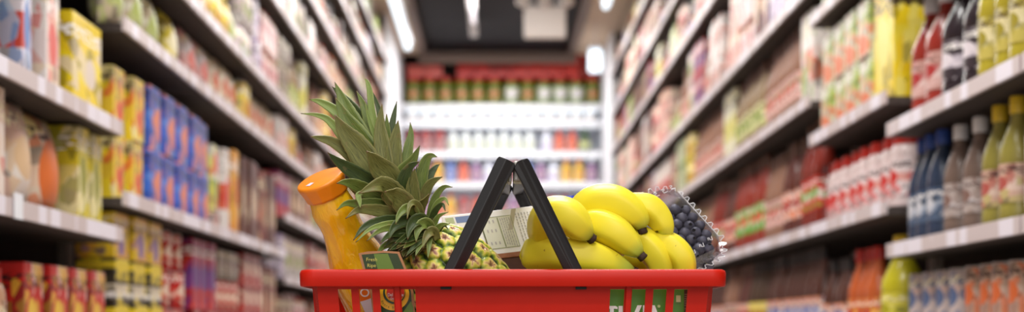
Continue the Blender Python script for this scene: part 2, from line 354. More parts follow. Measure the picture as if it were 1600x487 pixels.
S('lemonpack', 'box', 'lemon-and-white box', .14, .28, .1, (232, 226, 190), (226, 214, 90), (206, 200, 80), (236, 232, 222))
S('greyjar', 'jar', 'grey-brown jar', .09, .16, .09, (196, 180, 170), (180, 150, 130), (120, 80, 60), (216, 206, 196), cap='brown', glass=srgb(150, 116, 96))
S('greenjar', 'jar', 'green jar, red lid', .155, .29, .155, (104, 122, 34), (128, 132, 44), (190, 116, 66), (150, 160, 100), cap='red', glass=srgb(104, 124, 30), blob=(.5, .5, .22, .3))
S('whitejar', 'jar', 'white-labelled green jar', .155, .29, .155, (196, 206, 170), (226, 226, 222), (226, 220, 226), (120, 150, 60), cap='red', glass=srgb(104, 130, 50), blob=(.5, .5, .3, .3))
S('redcase', 'box', 'red box', .17, .115, .12, (190, 40, 34), (176, 30, 28), (226, 120, 110), (206, 60, 50))
S('glowjar', 'jar', 'white jar', .13, .11, .13, (240, 240, 246), (236, 236, 240), (222, 206, 190), (240, 240, 246), cap='white', glass=srgb(232, 236, 240))
S('whitebot', 'bottle', 'white bottle', .12, .23, .12, (236, 238, 236), (226, 232, 226), (190, 210, 150), (240, 240, 240), cap='white', glass=srgb(232, 236, 232))
S('purplebot', 'bottle', 'purple-striped white bottle', .12, .23, .12, (232, 232, 240), (150, 90, 210), (236, 236, 240), (220, 220, 236), cap='white', glass=srgb(226, 228, 240), z0=0, z1=.3)
S('coralbot', 'bottle', 'coral bottle', .12, .23, .12, (232, 130, 100), (236, 170, 150), (226, 90, 60), (236, 200, 190), cap='red', glass=srgb(216, 100, 70))
S('greenbot', 'bottle', 'dark green bottle', .12, .23, .12, (190, 206, 110), (216, 220, 150), (222, 222, 180), (150, 170, 80), cap='green', glass=srgb(60, 80, 40))
S('pinkjar', 'jar', 'rosy jar', .13, .21, .13, (190, 130, 130), (220, 180, 170), (160, 70, 80), (226, 200, 196), cap='red', glass=srgb(150, 80, 80))
S('mauvebot', 'bottle', 'mauve bottle', .12, .24, .12, (196, 160, 186), (226, 206, 220), (120, 80, 130), (222, 196, 206), cap='white', glass=srgb(150, 110, 150))
S('bluebot', 'bottle', 'blue bottle', .12, .24, .12, (150, 170, 220), (226, 226, 236), (80, 100, 180), (206, 210, 230), cap='blue', glass=srgb(110, 130, 190))
S('yellowbot', 'bottle', 'yellow bottle', .12, .24, .12, (236, 206, 90), (240, 222, 140), (226, 120, 60), (236, 226, 180), cap='orange', glass=srgb(226, 180, 60))

protos = {}
def proto(key):
    if key in protos: return protos[key]
    s = SK[key]; mat = sku_mat('printed '+s['desc'], *s['c'], s['seed'], **s['kw']); k = s['kind']; w_, h, d = s['w'], s['h'], s['d']
    nm = {'box': 'grocery_box', 'carton': 'drink_carton', 'bottle': 'bottle', 'jar': 'jar', 'can': 'food_can', 'pouch': 'food_pouch'}[k]
    if k == 'box': L = boxp(nm, w_, h, d, mat)
    elif k == 'carton': L = cartonp(nm, w_, h, d, mat, CAPS[s['cap']])
    elif k == 'can': L = canp(nm, w_, h, mat, M_tin)
    elif k == 'pouch': L = pouchp(nm, w_, h, d, mat)
    else: L = bottlep(nm, w_, h, plain('bottle body '+s['desc'], s['glass'], .2), CAPS[s['cap']], mat, k == 'jar')
    for o in L: COL.objects.unlink(o)
    protos[key] = L; return L
ORD = 'zeroth first second third fourth fifth sixth seventh eighth ninth tenth eleventh twelfth thirteenth fourteenth fifteenth'.split()
NUM = 'zero one two three four five six seven eight nine ten eleven twelve thirteen fourteen fifteen sixteen seventeen eighteen nineteen twenty'.split()
REQ = []       # every requested product: (size in view, key, location, rz, label, group)
seen_desc = {}
def visible(z0, z1, d):     # heights above camera
    return z0*F/d < 530 and z1*F/d > 10
def run(side, bay, row, z, d0, d1, key, stack=1, jitter=.012, rnd=random, fz=1.0):
    s = SK[key]; step = s['w']+.006; n = max(1, int((d1-d0)/step)); step = (d1-d0)/n
    dk = (side, bay, row, s['desc']); c = seen_desc.get(dk, 0); seen_desc[dk] = c+1
    pre = '' if c == 0 else ('farther ' if c == 1 else ('still farther ' if c == 2 else 'farthest '))
    xf = (AL-.015-(0.012)) if side == 'left' else (AR+.027)
    sgn = -1 if side == 'left' else 1
    for i in range(n):
        for k in range(stack):
            d = d0+(i+.5)*step; zz = z+.002+k*(s['h']*fz+.001)
            if not visible(zz, zz+s['h']*fz, d): continue
            x = xf+sgn*rnd.uniform(0, jitter); y = d+rnd.uniform(-.002, .002)
            rz = (PI/2 if side == 'left' else -PI/2)
            # local origin is the back face: shift so the front stands at the shelf edge
            loc = (x+sgn*(s['d']), y, CZ+zz)
            pos = 'alone' if n == 1 else ('nearest' if i == 0 else ORD[min(i+1, 15)]+' nearest')
            st = '' if stack == 1 else (' ' + ('bottom', 'middle', 'top')[0 if k == 0 else (2 if k == stack-1 else 1)])
            lab = f"{pre}{s['desc']}, {side} bay {NUM[bay]}, {ORD[row]} row up,{st} {pos}"
            REQ.append((1/d, key, loc, rz, lab, f"{pre}{s['desc']} facings, {side} bay {NUM[bay]}, {ORD[row]} row", fz))
def wallrun(row, z, x0, x1, keys, stack=1, dd=DE+.03, what='end wall'):
    ks = keys; x = x0; cnt = {}; items = []
    while True:
        key = ks[len(items) % len(ks)] if isinstance(ks, list) else ks
        s = SK[key]
        if x+s['w'] > x1+.02: break
        items.append((key, x+s['w']/2)); x += s['w']+.008
    tot = {}
    for key, _ in items: tot[SK[key]['desc']] = tot.get(SK[key]['desc'], 0)+1
    for key, xc in items:
        s = SK[key]; de = s['desc']; cnt[de] = cnt.get(de, 0)+1
        for k in range(stack):
            loc = (xc, dd+s['d'], CZ+z+.002+k*(s['h']+.001))
            pos = f"{ORD[cnt[de]]} from left" if tot[de] > 1 else 'only one'
            st = '' if stack == 1 else (' ' + ('bottom', 'middle', 'top')[0 if k == 0 else (2 if k == stack-1 else 1)])
            REQ.append((1/dd, key, loc, 0, f"{de}, {what}, {row},{st} {pos}", f"{de} on the {what}, {row}", 1.0))

# ------------------------------------------------------------ gondola bays
def bay(side, num, d0, d1, levels, top, first=False, extra=0.0):
    sgn = -1 if side == 'left' else 1; X = (AL if side == 'left' else AR)-sgn*extra
    g = empty('shelving_bay', (X, d0, 0))
    tag(g, f"steel shelving bay {NUM[num]} from camera along {side} side of aisle", 'shelving', f'shelving bays along the {side} side')
    L = d1-d0; dep = .44
    def B(name, x0, x1, y0, y1, z0, z1, mat, par=g):
        a, b = sorted((sgn*x0, sgn*x1)); return MB().box(a, b, y0, y1, z0, z1).build(name, mat, par)
    B('back_panel', dep, dep+.02, 0, L, 0.02, CZ+top, M_back)
    for y in (0.0, L-.03): B('upright', dep-.03, dep, y+.002, y+.028, 0, CZ+top, M_upr)
    B('base_plinth', .02, dep, .002, L-.002, 0, .03, M_shelf)
    for z in levels:
        s = B('shelf', .004, dep-.032, .003, L-.003, CZ+z-.022, CZ+z, M_shelf)
        r = B('price_rail', -.006, .004, .003, L-.003, CZ+z-.020, CZ+z+.016, M_rail, s)
    return g
rr = random.Random(11)
far_keys = ['whitepink', 'creampouch', 'yelcan', 'pinkcan', 'whitecan', 'whitebox', 'lilacbox', 'salmonbox', 'browncrt', 'greenbox', 'creamcarton', 'limecarton', 'pinkcarton', 'greyjar', 'pinkbot', 'limelabel', 'lemonpack', 'paleg', 'redpurple', 'salmonbox', 'whitebox', 'creamcarton', 'pinkcan', 'cola', 'sauce', 'brownbox', 'darkred', 'orangesauce', 'whitered', 'browncrt', 'greyjar', 'greypack', 'crimson', 'pinkbot', 'limelabel']
def autofill(side, num, row, z, znext, d0, d1):
    d = d0+.02; cl = znext-z-.045
    while d < d1-.12:
        key = rr.choice(far_keys); s = SK[key]; L = min(rr.choice([.18, .26, .34, .42]), d1-.02-d)
        if L < s['w']: break
        best = None
        for st in (1, 2, 3):
            if st > 1 and s['kind'] not in ('box', 'can', 'carton'): continue
            f = cl*rr.uniform(.86, .97)/(s['h']*st)
            if .74 < f < 1.32 and (best is None or abs(f-1) < abs(best[1]-1)): best = (st, f)
        if best is None:
            if rr.random() < .93: continue
            best = (1, min(1, cl/s['h']*.95))
        run(side, num, row, z, d, d+L, key, best[0], fz=best[1]); d += L+.01
# left side
levA = [-.08, .235, .50, .86, 1.2, 1.5, 1.9, 2.3]
bay('left', 1, 1.9, 2.6, levA, 2.55); bay('left', 2, 2.61, 3.6, levA, 2.55)
run('left', 2, 3, .50, 2.62, 2.86, 'yelbox'); run('left', 2, 3, .50, 2.92, 3.05, 'blured'); run('left', 2, 3, .50, 3.06, 3.25, 'pinkbox'); run('left', 2, 3, .50, 3.27, 3.53, 'yelpouch')
run('left', 2, 2, .235, 2.62, 2.90, 'redtop', fz=1.09); run('left', 2, 2, .235, 2.91, 3.07, 'beigebag', fz=1.17); run('left', 2, 2, .235, 3.08, 3.3, 'orangebag', fz=1.17); run('left', 2, 2, .235, 3.31, 3.57, 'yelgreen', fz=1.17)
run('left', 2, 1, -.08, 2.62, 2.95, 'peachjar'); run('left', 2, 1, -.08, 2.96, 3.57, 'redgold')
levB = [-.06, .33, .77, 1.01, 1.40, 1.68, 2.0, 2.3]
bay('left', 3, 3.62, 4.55, levB, 2.55); bay('left', 4, 4.56, 5.48, levB, 2.55); bay('left', 5, 5.49, 6.40, levB, 2.55)
run('left', 3, 1, -.06, 3.65, 4.2, 'yelblack', 2); run('left', 3, 1, .179, 3.65, 4.2, 'yelpack', 1)
run('left', 3, 1, -.06, 4.22, 4.53, 'redcan', 3)
run('left', 4, 1, -.06, 4.6, 5.0, 'crimson', 1); run('left', 4, 1, .057, 4.6, 5.0, 'redpurple'); run('left', 4, 1, -.06, 5.02, 5.45, 'redcan', 2); run('left', 4, 1, .175, 5.02, 5.45, 'greypack')
run('left', 5, 1, -.06, 5.52, 5.95, 'crimson', 3); run('left', 5, 1, -.06, 5.97, 6.37, 'darkred')
run('left', 3, 2, .33, 3.64, 3.98, 'yelstack', 2); run('left', 3, 2, .33, 4.0, 4.53, 'bluebox', 2)
run('left', 4, 2, .33, 4.58, 4.86, 'bluebox', 2); run('left', 4, 2, .33, 4.88, 5.08, 'greenwhite'); run('left', 4, 2, .33, 5.09, 5.27, 'whitered'); run('left', 4, 2, .33, 5.28, 5.46, 'yeltall')
run('left', 5, 2, .33, 5.51, 5.9, 'brownbox'); run('left', 5, 2, .33, 5.91, 6.12, 'darkred'); run('left', 5, 2, .33, 6.13, 6.38, 'brownbox')
run('left', 3, 3, .77, 3.65, 4.25, 'paleg'); run('left', 3, 3, .77, 4.26, 4.53, 'yelbag'); run('left', 4, 3, .77, 4.58, 5.0, 'whitepink'); run('left', 4, 3, .77, 5.01, 5.46, 'creampouch')
run('left', 5, 3, .77, 5.52, 5.7, 'yelcan'); run('left', 5, 3, .77, 5.71, 6.37, 'creampouch')
for n_, a, b in ((3, 3.62, 4.55), (4, 4.56, 5.48), (5, 5.49, 6.40)):
    for i, z in enumerate(levB[3:], 4):
        if z*F/b < 512: autofill('left', n_, i, z, (levB+[2.6])[i], a, b)
levC = [-.06, .22, .50, .77, 1.01, 1.40, 1.68, 2.0, 2.3]
ds = [6.42+i*.997 for i in range(7)]
for i in range(6):
    a, b = ds[i], ds[i+1]-.01; bay('left', 6+i, a, b, levC, 2.55)
    for j, z in enumerate(levC, 1): autofill('left', 6+i, j, z, (levC+[2.6])[j], a, b)
# right side
levD = [-.12, .21, .535, .90, 1.3, 1.65, 2.0, 2.33]
bay('right', 1, 1.9, 2.88, levD, 2.55, extra=0); bay('right', 2, 2.89, 3.88, levD, 2.55)
run('right', 2, 3, .535, 3.6, 3.86, 'redbot', fz=1.15); run('right', 2, 3, .535, 3.3, 3.59, 'blackbot', fz=1.15); run('right', 2, 3, .535, 3.0, 3.29, 'olivebot', fz=1.05); run('right', 1, 3, .535, 2.55, 2.86, 'brownorange')
run('right', 2, 2, .21, 3.58, 3.86, 'navybot', fz=1.11); run('right', 2, 2, .21, 3.31, 3.57, 'greybot', fz=1.11); run('right', 2, 2, .21, 3.04, 3.3, 'olivepink', fz=1.11); run('right', 2, 2, .21, 2.91, 3.03, 'whitetub', fz=1.18); run('right', 1, 2, .21, 2.5, 2.86, 'whitetub', fz=1.18)
run('right', 2, 1, -.12, 3.4, 3.86, 'bluebeige', 2); run('right', 2, 1, -.12, 2.91, 3.39, 'orangejar', 1); run('right', 2, 1, .012, 2.91, 3.39, 'beigecan', 1); run('right', 1, 1, -.12, 2.5, 2.86, 'beigecan', 2)
levE = [-.06, .33, .63, 1.03, 1.4, 1.7, 2.0, 2.33]
bay('right', 3, 3.9, 4.84, levE, 2.55)
run('right', 3, 3, .63, 3.95, 4.16, 'yeltallr'); run('right', 3, 3, .63, 4.18, 4.82, 'grnorg', 2)
run('right', 3, 2, .33, 3.93, 4.82, 'pinktub'); run('right', 3, 1, -.06, 3.93, 4.2, 'limebot'); run('right', 3, 1, -.06, 4.21, 4.5, 'orngbot'); run('right', 3, 1, -.06, 4.52, 4.82, 'cola')
run('right', 3, 4, 1.03, 3.93, 4.5, 'lemonpack'); run('right', 3, 4, 1.03, 4.52, 4.82, 'greenbox')
levF = [-.06, .33, .77, 1.155, 1.61, 1.95, 2.33]
dr = [4.86+i*1.043 for i in range(9)]
sauces = {1: ['cola', 'yelcola', 'cola', 'cola', 'orangesauce', 'cola', 'pinkbot', 'limelabel'], 2: ['sauce', 'greensauce', 'sauce', 'orangesauce', 'greensauce', 'pinkbot', 'orangesauce', 'limelabel'],
          3: ['bigpack', 'limelabel', 'pinkbot', 'pinkbot', 'limelabel', 'pinkbot', 'lemonpack', 'pinkbot']}
for i in range(8):
    a, b = dr[i], dr[i+1]-.01; bay('right', 4+i, a, b, levF, 2.55)
    for j, z in enumerate(levF, 1):
        if z*F/b > 512: continue
        if j in (1, 2, 3) and i < 3:
            ks = [sauces[j][i], sauces[j][i+3], sauces[j][min(7, i+5)]]; c = a+.02
            for k_ in ks:
                run('right', 4+i, j, z, c, c+.325, k_, fz=min(1.25, ((levF+[2.6])[j]-z-.05)/SK[k_]['h'])); c += .335
        else: autofill('right', 4+i, j, z, (levF+[2.6])[j], a, b)
# white end panels of the cross shelving, end wall shelving
for nm, x0, x1, y0 in (('left', AL-.03, AL, 12.42), ('right', AR, AR+.03, 13.22)):
    o = MB().box(x0-.0, x1, y0, DE+.5, 0, 2.9).build('end_panel', M_white); tag(o, f'tall white end panel at the far {nm} of the aisle', 'panel', 'white end panels')
g = empty('wall_shelving', (0, DE, 0)); tag(g, 'white lit shelving across the far end of the aisle', 'shelving')
def B2(name, x0, x1, y0, y1, z0, z1, mat, par=g):
    return MB().box(x0, x1, y0, y1, z0, z1).build(name, mat, par)
B2('back_panel', AL+.01, AR-.01, .46, .48, 0, 2.45, M_white)
ends = [(-.15, 0), (.15, 0), (.45, 0), (.76, 0), (1.10, 0), (1.45, 1), (1.755, 1), (2.06, 1), (2.225, 1)]
for z, lit in ends:
    s = B2('shelf', AL+.01, AR-.01, .0, .45, CZ+z-.03, CZ+z, M_white)
    B2('price_rail', AL+.01, AR-.01, -.012, 0, CZ+z-.055, CZ+z+.012, M_white, s)
    if lit: B2('light_strip', AL+.04, AR-.04, .04, .06, CZ+z-.05, CZ+z-.031, M_led, s)
x0, x1 = AL+.03, AR-.03
wallrun('row with red lids', 2.225, x0, x0+1.0, ['greenjar']); 
wallrun('row with red lids', 2.225, x0+.99, x1, ['whitejar', 'greenjar', 'whitejar', 'whitejar'])
wallrun('left end above the jars', 2.52, x0+.02, x0+.5, 'redcase', 1, DE+.06)
wallrun('stack above the jars', 2.52, x0+.52, x1, 'redcase', 2, DE+.06)
wallrun('glowing row', 2.06, x0, x1, 'glowjar')
wallrun('third lit row down', 1.755, x0, x0+.42, ['pinkjar']); wallrun('third lit row down', 1.755, x0+.42, x0+1.35, ['whitebot']); wallrun('third lit row down, right half', 1.755, x0+1.36, x1, ['purplebot', 'coralbot', 'coralbot', 'greenbot', 'whitebot'])
wallrun('fourth lit row down', 1.45, x0, x1, ['mauvebot', 'pinkjar', 'yellowbot', 'bluebot', 'coralbot', 'mauvebot', 'purplebot', 'mauvebot', 'pinkjar', 'bluebot', 'mauvebot', 'purplebot', 'yellowbot', 'yellowbot'])
wallrun('fifth row down', 1.10, x0, x1, ['pinkjar', 'mauvebot', 'coralbot', 'yellowbot', 'pinkjar', 'coralbot', 'greyjar'])
# ---- place them
byk = {}
for q in REQ: byk.setdefault(SK[q[1]]['kind'], []).append(q)
for kind, L in byk.items():
    L.sort(key=lambda q: -q[0])
    for q in L[:300]:
        src = proto(q[1]); o = src[0].copy(); COL.objects.link(o); o.location = q[2]; o.rotation_euler = (0, 0, q[3]); o.scale = (1, 1, q[6])
        tag(o, q[4], kind, q[5])
        if q[0] > 1/9:
            for ch in src[1:]: c = ch.copy(); COL.objects.link(c); c.parent = o
        else:
            for ch in src[1:]:
                c = ch.copy(); COL.objects.link(c); c.parent = o
    rest = L[300:]
    print('KIND', kind, len(L))
    if rest:
        V = []; FC = []; FM = []; mats = []
        for q in rest:
            R = Matrix.Translation(q[2]) @ Matrix.Rotation(q[3], 4, 'Z') @ Matrix.Diagonal((1, 1, q[6], 1))
            for ch in proto(q[1]):
                m = ch.data.materials[0]
                if m not in mats: mats.append(m)
                k = len(V); V += [tuple(R @ v.co) for v in ch.data.vertices]; FC += [tuple(i+k for i in p.vertices) for p in ch.data.polygons]; FM += [mats.index(m)]*len(ch.data.polygons)
        o = mesh_obj({'box': 'grocery_boxes', 'carton': 'drink_cartons', 'bottle': 'bottles', 'jar': 'jars', 'can': 'food_cans', 'pouch': 'food_pouches'}[kind], V, FC, mats, fm=FM)
        tag(o, f'farthest small {kind} rows toward the end of the aisle', kind, kind='stuff')

# ------------------------------------------------------------ ceiling fixtures
def lamp(nm, x, y0, y1, z, wd, label, mat=M_tube):
    g = empty('tube_light', (x, (y0+y1)/2, CZ+z)); tag(g, label, 'light', 'tube lights over the shelves'); h = (y1-y0)/2
    MB().box(-wd/2-.01, wd/2+.01, -h, h, .03, .06, bev=.004).build('housing', M_white, g)
    MB().tube([(0, -h+.01, .005), (0, h-.01, .005)], wd/2, 14).build('tube', mat, g, smooth=True)
    for s in (-1, 1): MB().box(-.006, .006, s*h*.7-.006, s*h*.7+.006, .06, 2.9-CZ-z-.001).build('hanger', M_upr, g)
lamp('a', -.72, 9.2, 11.7, 2.28, .055, 'long bright tube light above the left shelves, farther one')
lamp('b', -.72, 6.4, 8.9, 2.28, .055, 'long bright tube light above the left shelves, nearer one')
g = empty('box_light', (.88, 12.7, CZ+2.23)); tag(g, 'upright glowing white light box above the right shelves by far wall', 'light')
MB().box(-.06, .06, -.05, .05, .03, .215, bev=.02).build('diffuser', M_tube, g); MB().box(-.06, .06, -.04, .04, .231, .25).build('housing', M_white, g); MB().box(-.006, .006, -.006, .006, .25, .485).build('hanger', M_upr, g)
lamp('d', .78, 7.7, 10.2, 2.28, .055, 'long bright tube light above the right shelves')
g = empty('ceiling_batten', (-.2, 0, CZ+2.57)); tag(g, 'slim white unlit batten fixed under the black ceiling', 'light')
MB().box(-.035, .035, 7.5, 13.0, .06, .11, bev=.006).build('housing', M_upr, g)
MB().tube([(.01, 7.5, .03), (.01, 12.2, .03)], .018, 10).build('tube', emis('unlit tube glow', (.95, .9, .95, 1), .9), g, smooth=True)  # glow put into the tube although the batten is unlit
for y in (8.5, 11, 12.8): MB().box(-.006, .006, y-.006, y+.006, .11, .21).build('hanger', M_upr, g)
g = empty('emergency_light', (.375, 11, CZ+2.215)); tag(g, 'white emergency light box with round lamp heads hanging from the ceiling', 'light')
M_cream = plain('cream plastic', srgb(206, 196, 188), .5)
MB().box(-.16, .16, -.03, .03, 0, .235, bev=.012).build('housing', M_cream, g)
for x in (-.17, 0, .17): 
    MB().lathe([(.03, -.02), (.055, .0), (.05, .03), (.0, .045)], 16).build('lamp_head', M_cream, g, smooth=True, loc=(x, -.01, .285), rot=(1.2, x*1.5, 0))
MB().box(-.17, .17, .0, .02, .235, .25).build('mounting_bar', M_cream, g)
for x in (-.1, .1): MB().box(x-.006, x+.006, .004, .016, .25, .56).build('hanger', M_upr, g)
# hanging shelf tickets
for px, py, sx, sy, d, label in ((20, 322, .05, .05, 2.80, 'white shelf ticket hanging on the nearest left rail'), (378, 82, .045, .05, 5.31, 'small white ticket clipped to an upper left rail'), (410, 388, .03, .045, 5.78, 'white ticket on the left rail above the red boxes')):
    p = P(px, py, d); o = MB().box(0, .0015, -sx/2, sx/2, -sy/2, sy/2).build('shelf_ticket', M_white, loc=(AL+.008, d, p.z)); tag(o, label, 'price ticket')

# ------------------------------------------------------------ the red shopping basket
def red_mat():
    t = NT('red basket plastic'); co = t.coord(); f = t.noise(40, co, 3); g_ = t.noise(1, t.scale(co, (30, 30, 500)), 3)
    t.base(t.mix(f, srgb(184, 22, 3), srgb(196, 28, 6))); t.b.inputs['Specular IOR Level'].default_value = .25; t.rough(t.math('MULTIPLY_ADD', g_, .2, .28)); t.bump(t.noise(900, co, 2), .08, .0004); return t.m
M_red = red_mat()
bk = empty('shopping_basket', ((801.5-VX)/F*1.5, 1.5, 0)); tag(bk, 'red plastic shopping basket with two black handles, full of groceries', 'basket')
HW = .2251                       # half width at the rim, local x; y from 0 back; rim top z .2415
ZT = CZ+(VY-420)/F*1.5; ZR = CZ+(VY-447)/F*1.5; BD = .30
def rrect(hx, y0, y1, r, n=6):   # rounded rectangle loop
    L = []
    for cx, cy, a0 in ((hx-r, y0+r, -90), (hx-r, y1-r, 0), (-hx+r, y1-r, 90), (-hx+r, y0+r, 180)):
        for k in range(n+1): a = math.radians(a0+90*k/n); L.append((cx+r*math.cos(a), cy+r*math.sin(a)))
    return L
def loop_sweep(loops, closed=True):
    n = len(loops[0]); v = [p for l in loops for p in l]; f = []; K = len(loops)
    for k in range(K if closed else K-1):
        k2 = (k+1) % K
        for i in range(n): i2 = (i+1) % n; f.append((k*n+i, k*n+i2, k2*n+i2, k2*n+i))
    return v, f
def rim_loop(off, z): return [(x, y, z) for x, y in rrect(HW-off, off, BD-off, max(.004, .016-off))]
prof = [(.0015, ZR), (.0004, ZR+.0015), (0, ZT-.004), (.0012, ZT-.0012), (.004, ZT), (.022, ZT), (.0235, ZT-.001), (.0235, ZT-.003), (.0035, ZT-.0035), (.0035, ZR+.001), (.003, ZR)]
v, f = loop_sweep([rim_loop(o_, z_) for o_, z_ in prof])
autosmooth(mesh_obj('rim', v, f, M_red, bk), 50)
X = lambda px: (px-801.5)/F*1.517            # local x on the front wall
def wall(name, hw, slots, z_top, z_bot, thick, ribs=()):
    """vertical slotted panel in local XZ (y = 0..thick); slots are (x0, x1) with rows down to the floor"""
    mb = MB(); rows = [(z_top-.0085, .105), (.095, .028)]
    xs = [-hw]+[q for s in slots for q in s]+[hw]
    mb.box(-hw, hw, 0, thick, rows[0][0], z_top); mb.box(-hw, hw, 0, thick, rows[1][0], rows[0][1]); mb.box(-hw, hw, 0, thick, z_bot, rows[1][1])
    for a, b in rows:
        for k in range(0, len(xs), 2): mb.box(xs[k], xs[k+1], 0, thick, b, a)
    for x, w_ in ribs: mb.box(x-w_/2, x+w_/2, -.0045, .0005, z_bot, z_top+.006, bev=.0012)
    return mb
sl = [(526, 547), (559, 580), (592, 613.5), (625.5, 648)]
sl = sl+[(1603-b, 1603-a) for a, b in reversed(sl)]
front = wall('front', X(1109), [(X(a), X(b)) for a, b in sl], ZR+.006, .004, .0028, ((X(619.5), X(625)-X(615.5)), (X(983.5+.5), X(625)-X(615.5))))
front.box(-HW+.025, HW-.025, -.0025, .0005, ZR-.0002, ZT-.004)       # step band under the rim
def shear(o, k): 
    for v_ in o.data.vertices: v_.co.x *= 1-.0-k*(.235-v_.co.z)
fo = front.build('front_wall', M_red, bk, loc=(0, .017, 0)); shear(fo, .42)
for v_ in fo.data.vertices: v_.co.y += (.235-v_.co.z)*.10
bw = wall('back', X(1109), [(X(a), X(b)) for a, b in sl], ZR+.006, .004, .0028)
bo = bw.build('back_wall', M_red, bk, loc=(0, BD-.020, 0)); shear(bo, .42)
for v_ in bo.data.vertices: v_.co.y -= (.235-v_.co.z)*.10
for s in (-1, 1):
    n_ = 8; ss = [(-.11+i*.028, -.11+i*.028+.016) for i in range(n_)]
    w_ = wall('side', .118, ss, ZR+.008, .004, .003).build('side_wall', M_red, bk)
    xo = HW-.0105
    for v_ in w_.data.vertices:
        x, y, z = v_.co; v_.co = (s*(xo-y-(.235-z)*.08), .15+x*(1-.35*(.235-z)), z)
    # slanted corner walls joining front, back and side
    for yy in (0, 1):
        A = [(s*(X(1109)*(1-.42*(.235-z))), (.017+(.235-z)*.10)) for z in (.004, ZR+.007)]
        C_ = [(s*(xo-(.235-z)*.08), .15-.118*(1-.35*(.235-z))) for z in (.004, ZR+.007)]
        V_ = []
        for (ax, ay), (cx, cy), z in ((A[0], C_[0], .004), (A[1], C_[1], ZR+.007)):
            for (qx, qy) in ((ax, ay), (cx, cy)):
                if yy: qy = BD-qy
                V_.append((qx, qy, z)); V_.append((qx-s*.003, qy+(.002 if not yy else -.002), z))
        mesh_obj('corner_wall', V_, [(0, 2, 6, 4), (1, 5, 7, 3), (0, 4, 5, 1), (2, 3, 7, 6), (0, 1, 3, 2), (4, 6, 7, 5)], M_red, bk)
MB().box(-.186, .186, .042, BD-.042, .002, .006).build('bottom', M_red, bk)
# handles
def black_mat():
    t = NT('black handle plastic'); co = t.coord(); t.base(t.mix(t.noise(60, co, 3), srgb(16, 14, 15), srgb(24, 21, 22))); t.rough(.42); t.bump(t.noise(700, co, 2), .15, .0004); return t.m
M_blk = black_mat()
M_clip = plain('grey metal clip', srgb(150, 146, 140), .35, .6, bump=.4, nscale=200)
dA = 1.5245
def arm_pts(pl, d): return [Vector(((px-801.5)/F*d, 0, CZ+(VY-py)/F*d)) for px, py in pl]
left_arm = [(692, 424), (722, 424), (806, 258), (803, 253), (781, 243.5), (777, 247)]
right_arm = [(883, 424), (912.5, 424), (828, 250), (824, 246), (808, 252), (804, 262)]
for nm, pl, s in (('left', left_arm, -1), ('right', right_arm, 1)):
    h = empty('handle', (0, 0, 0)); h.parent = bk; h['label'] = f'black {nm} carrying handle, raised to meet its twin'
    for yy, back in ((dA-1.5, 0), (BD-.035, 1)):
        pts = arm_pts(pl, dA)
        # extend below the rim to the pivot
        ext = []
        for i, p in enumerate(pts):
            p = p.copy()
            if i < 2: q = pts[5] if i == 0 else pts[2]; dirv = (p-q).normalized(); p = p+dirv*((p.z-(ZR+.002))/-dirv.z if dirv.z else 0)
            ext.append(p)
        mid = [(ext[0]+ext[1])/2, (ext[3]+ext[4])/2] if False else None
        t_ = .011
        cen = sum((e for e in ext), Vector())/6
        y0, y1 = yy, yy+t_
        # front face has a ridge: outer two thirds stand proud, inner third slopes back
        r0 = ext[0].lerp(ext[1], .52); r1 = ext[4].lerp(ext[3], .50)
        V_ = [(p.x, y0+.0035 if i in (1, 2, 3) else y0+.0015, p.z) for i, p in enumerate(ext)]+[(p.x, y1, p.z) for p in ext]+[(r0.x, y0-.0015, r0.z), (r1.x, y0-.0015, r1.z)]
        F_ = [(0, 12, 13, 4, 5), (12, 1, 2, 3, 13), (13, 3, 4)]
        F_ = [(0, 12, 13, 4, 5), (12, 1, 2, 3, 13)]
        for i in range(6):
            j = (i+1) % 6
            if i == 0: F_.append((0, 6, 7, 1, 12))
            elif i == 3: F_.append((3, 9, 10, 4, 13))
            else: F_.append((i, i+6, j+6, j))
        F_.append((6, 11, 10, 9, 8, 7))
        a_ = mesh_obj('arm', V_, F_, M_blk, h)
        bv = a_.modifiers.new('bevel', 'BEVEL'); bv.width = .0009; bv.segments = 2; bv.limit_method = 'ANGLE'; bv.angle_limit = .3
    top = arm_pts([((791 if s < 0 else 815), 258)], dA)[0]
    grip = MB().box(-.0065, .0065, dA-1.5+.011, BD-.035+.002, -.009, .006, bev=.002).build('grip', M_blk, h, loc=(top.x, 0, top.z))
    pv = MB().box(-.0058, .0058, -.001, .003, -.0016, .0016, bev=.0005).build('pivot_slot', plain('pivot slot black', srgb(16, 14, 14), .5), h, loc=((697 if s < 0 else 908)-801.5 and (((697 if s < 0 else 908)-801.5)/F*1.513), .0125, CZ+(VY-449.5)/F*1.513))  # black block added where the dark pivot slot opens under the rim
cl = empty('handle_clip', (0, 0, 0)); cl.parent = bk; cl['label'] = 'worn metal clip between the two handle grips'
tp = arm_pts([(803.5, 274)], 1.56)[0]
MB().box(-.001, .0115, 0, .03, -.009, .013, bev=.0025).build('band', M_clip, cl, loc=(tp.x, .035, tp.z))
MB().box(-.0062, -.0022, 0, .03, -.010, .009, bev=.0015).build('tongue', M_clip, cl, loc=(tp.x, .036, tp.z))

# ------------------------------------------------------------ juice bottle
ju = empty('juice_bottle', (0, 0, 0)); tag(ju, 'orange juice bottle with wide orange cap, leaning left in the basket', 'bottle')
ax = Vector((-.345, -.41, .845)).normalized(); dc = 1.60; ctr = P(500, 278, dc)
zq = ax.to_track_quat('Z', 'Y'); Rm = zq.to_matrix().to_4x4()
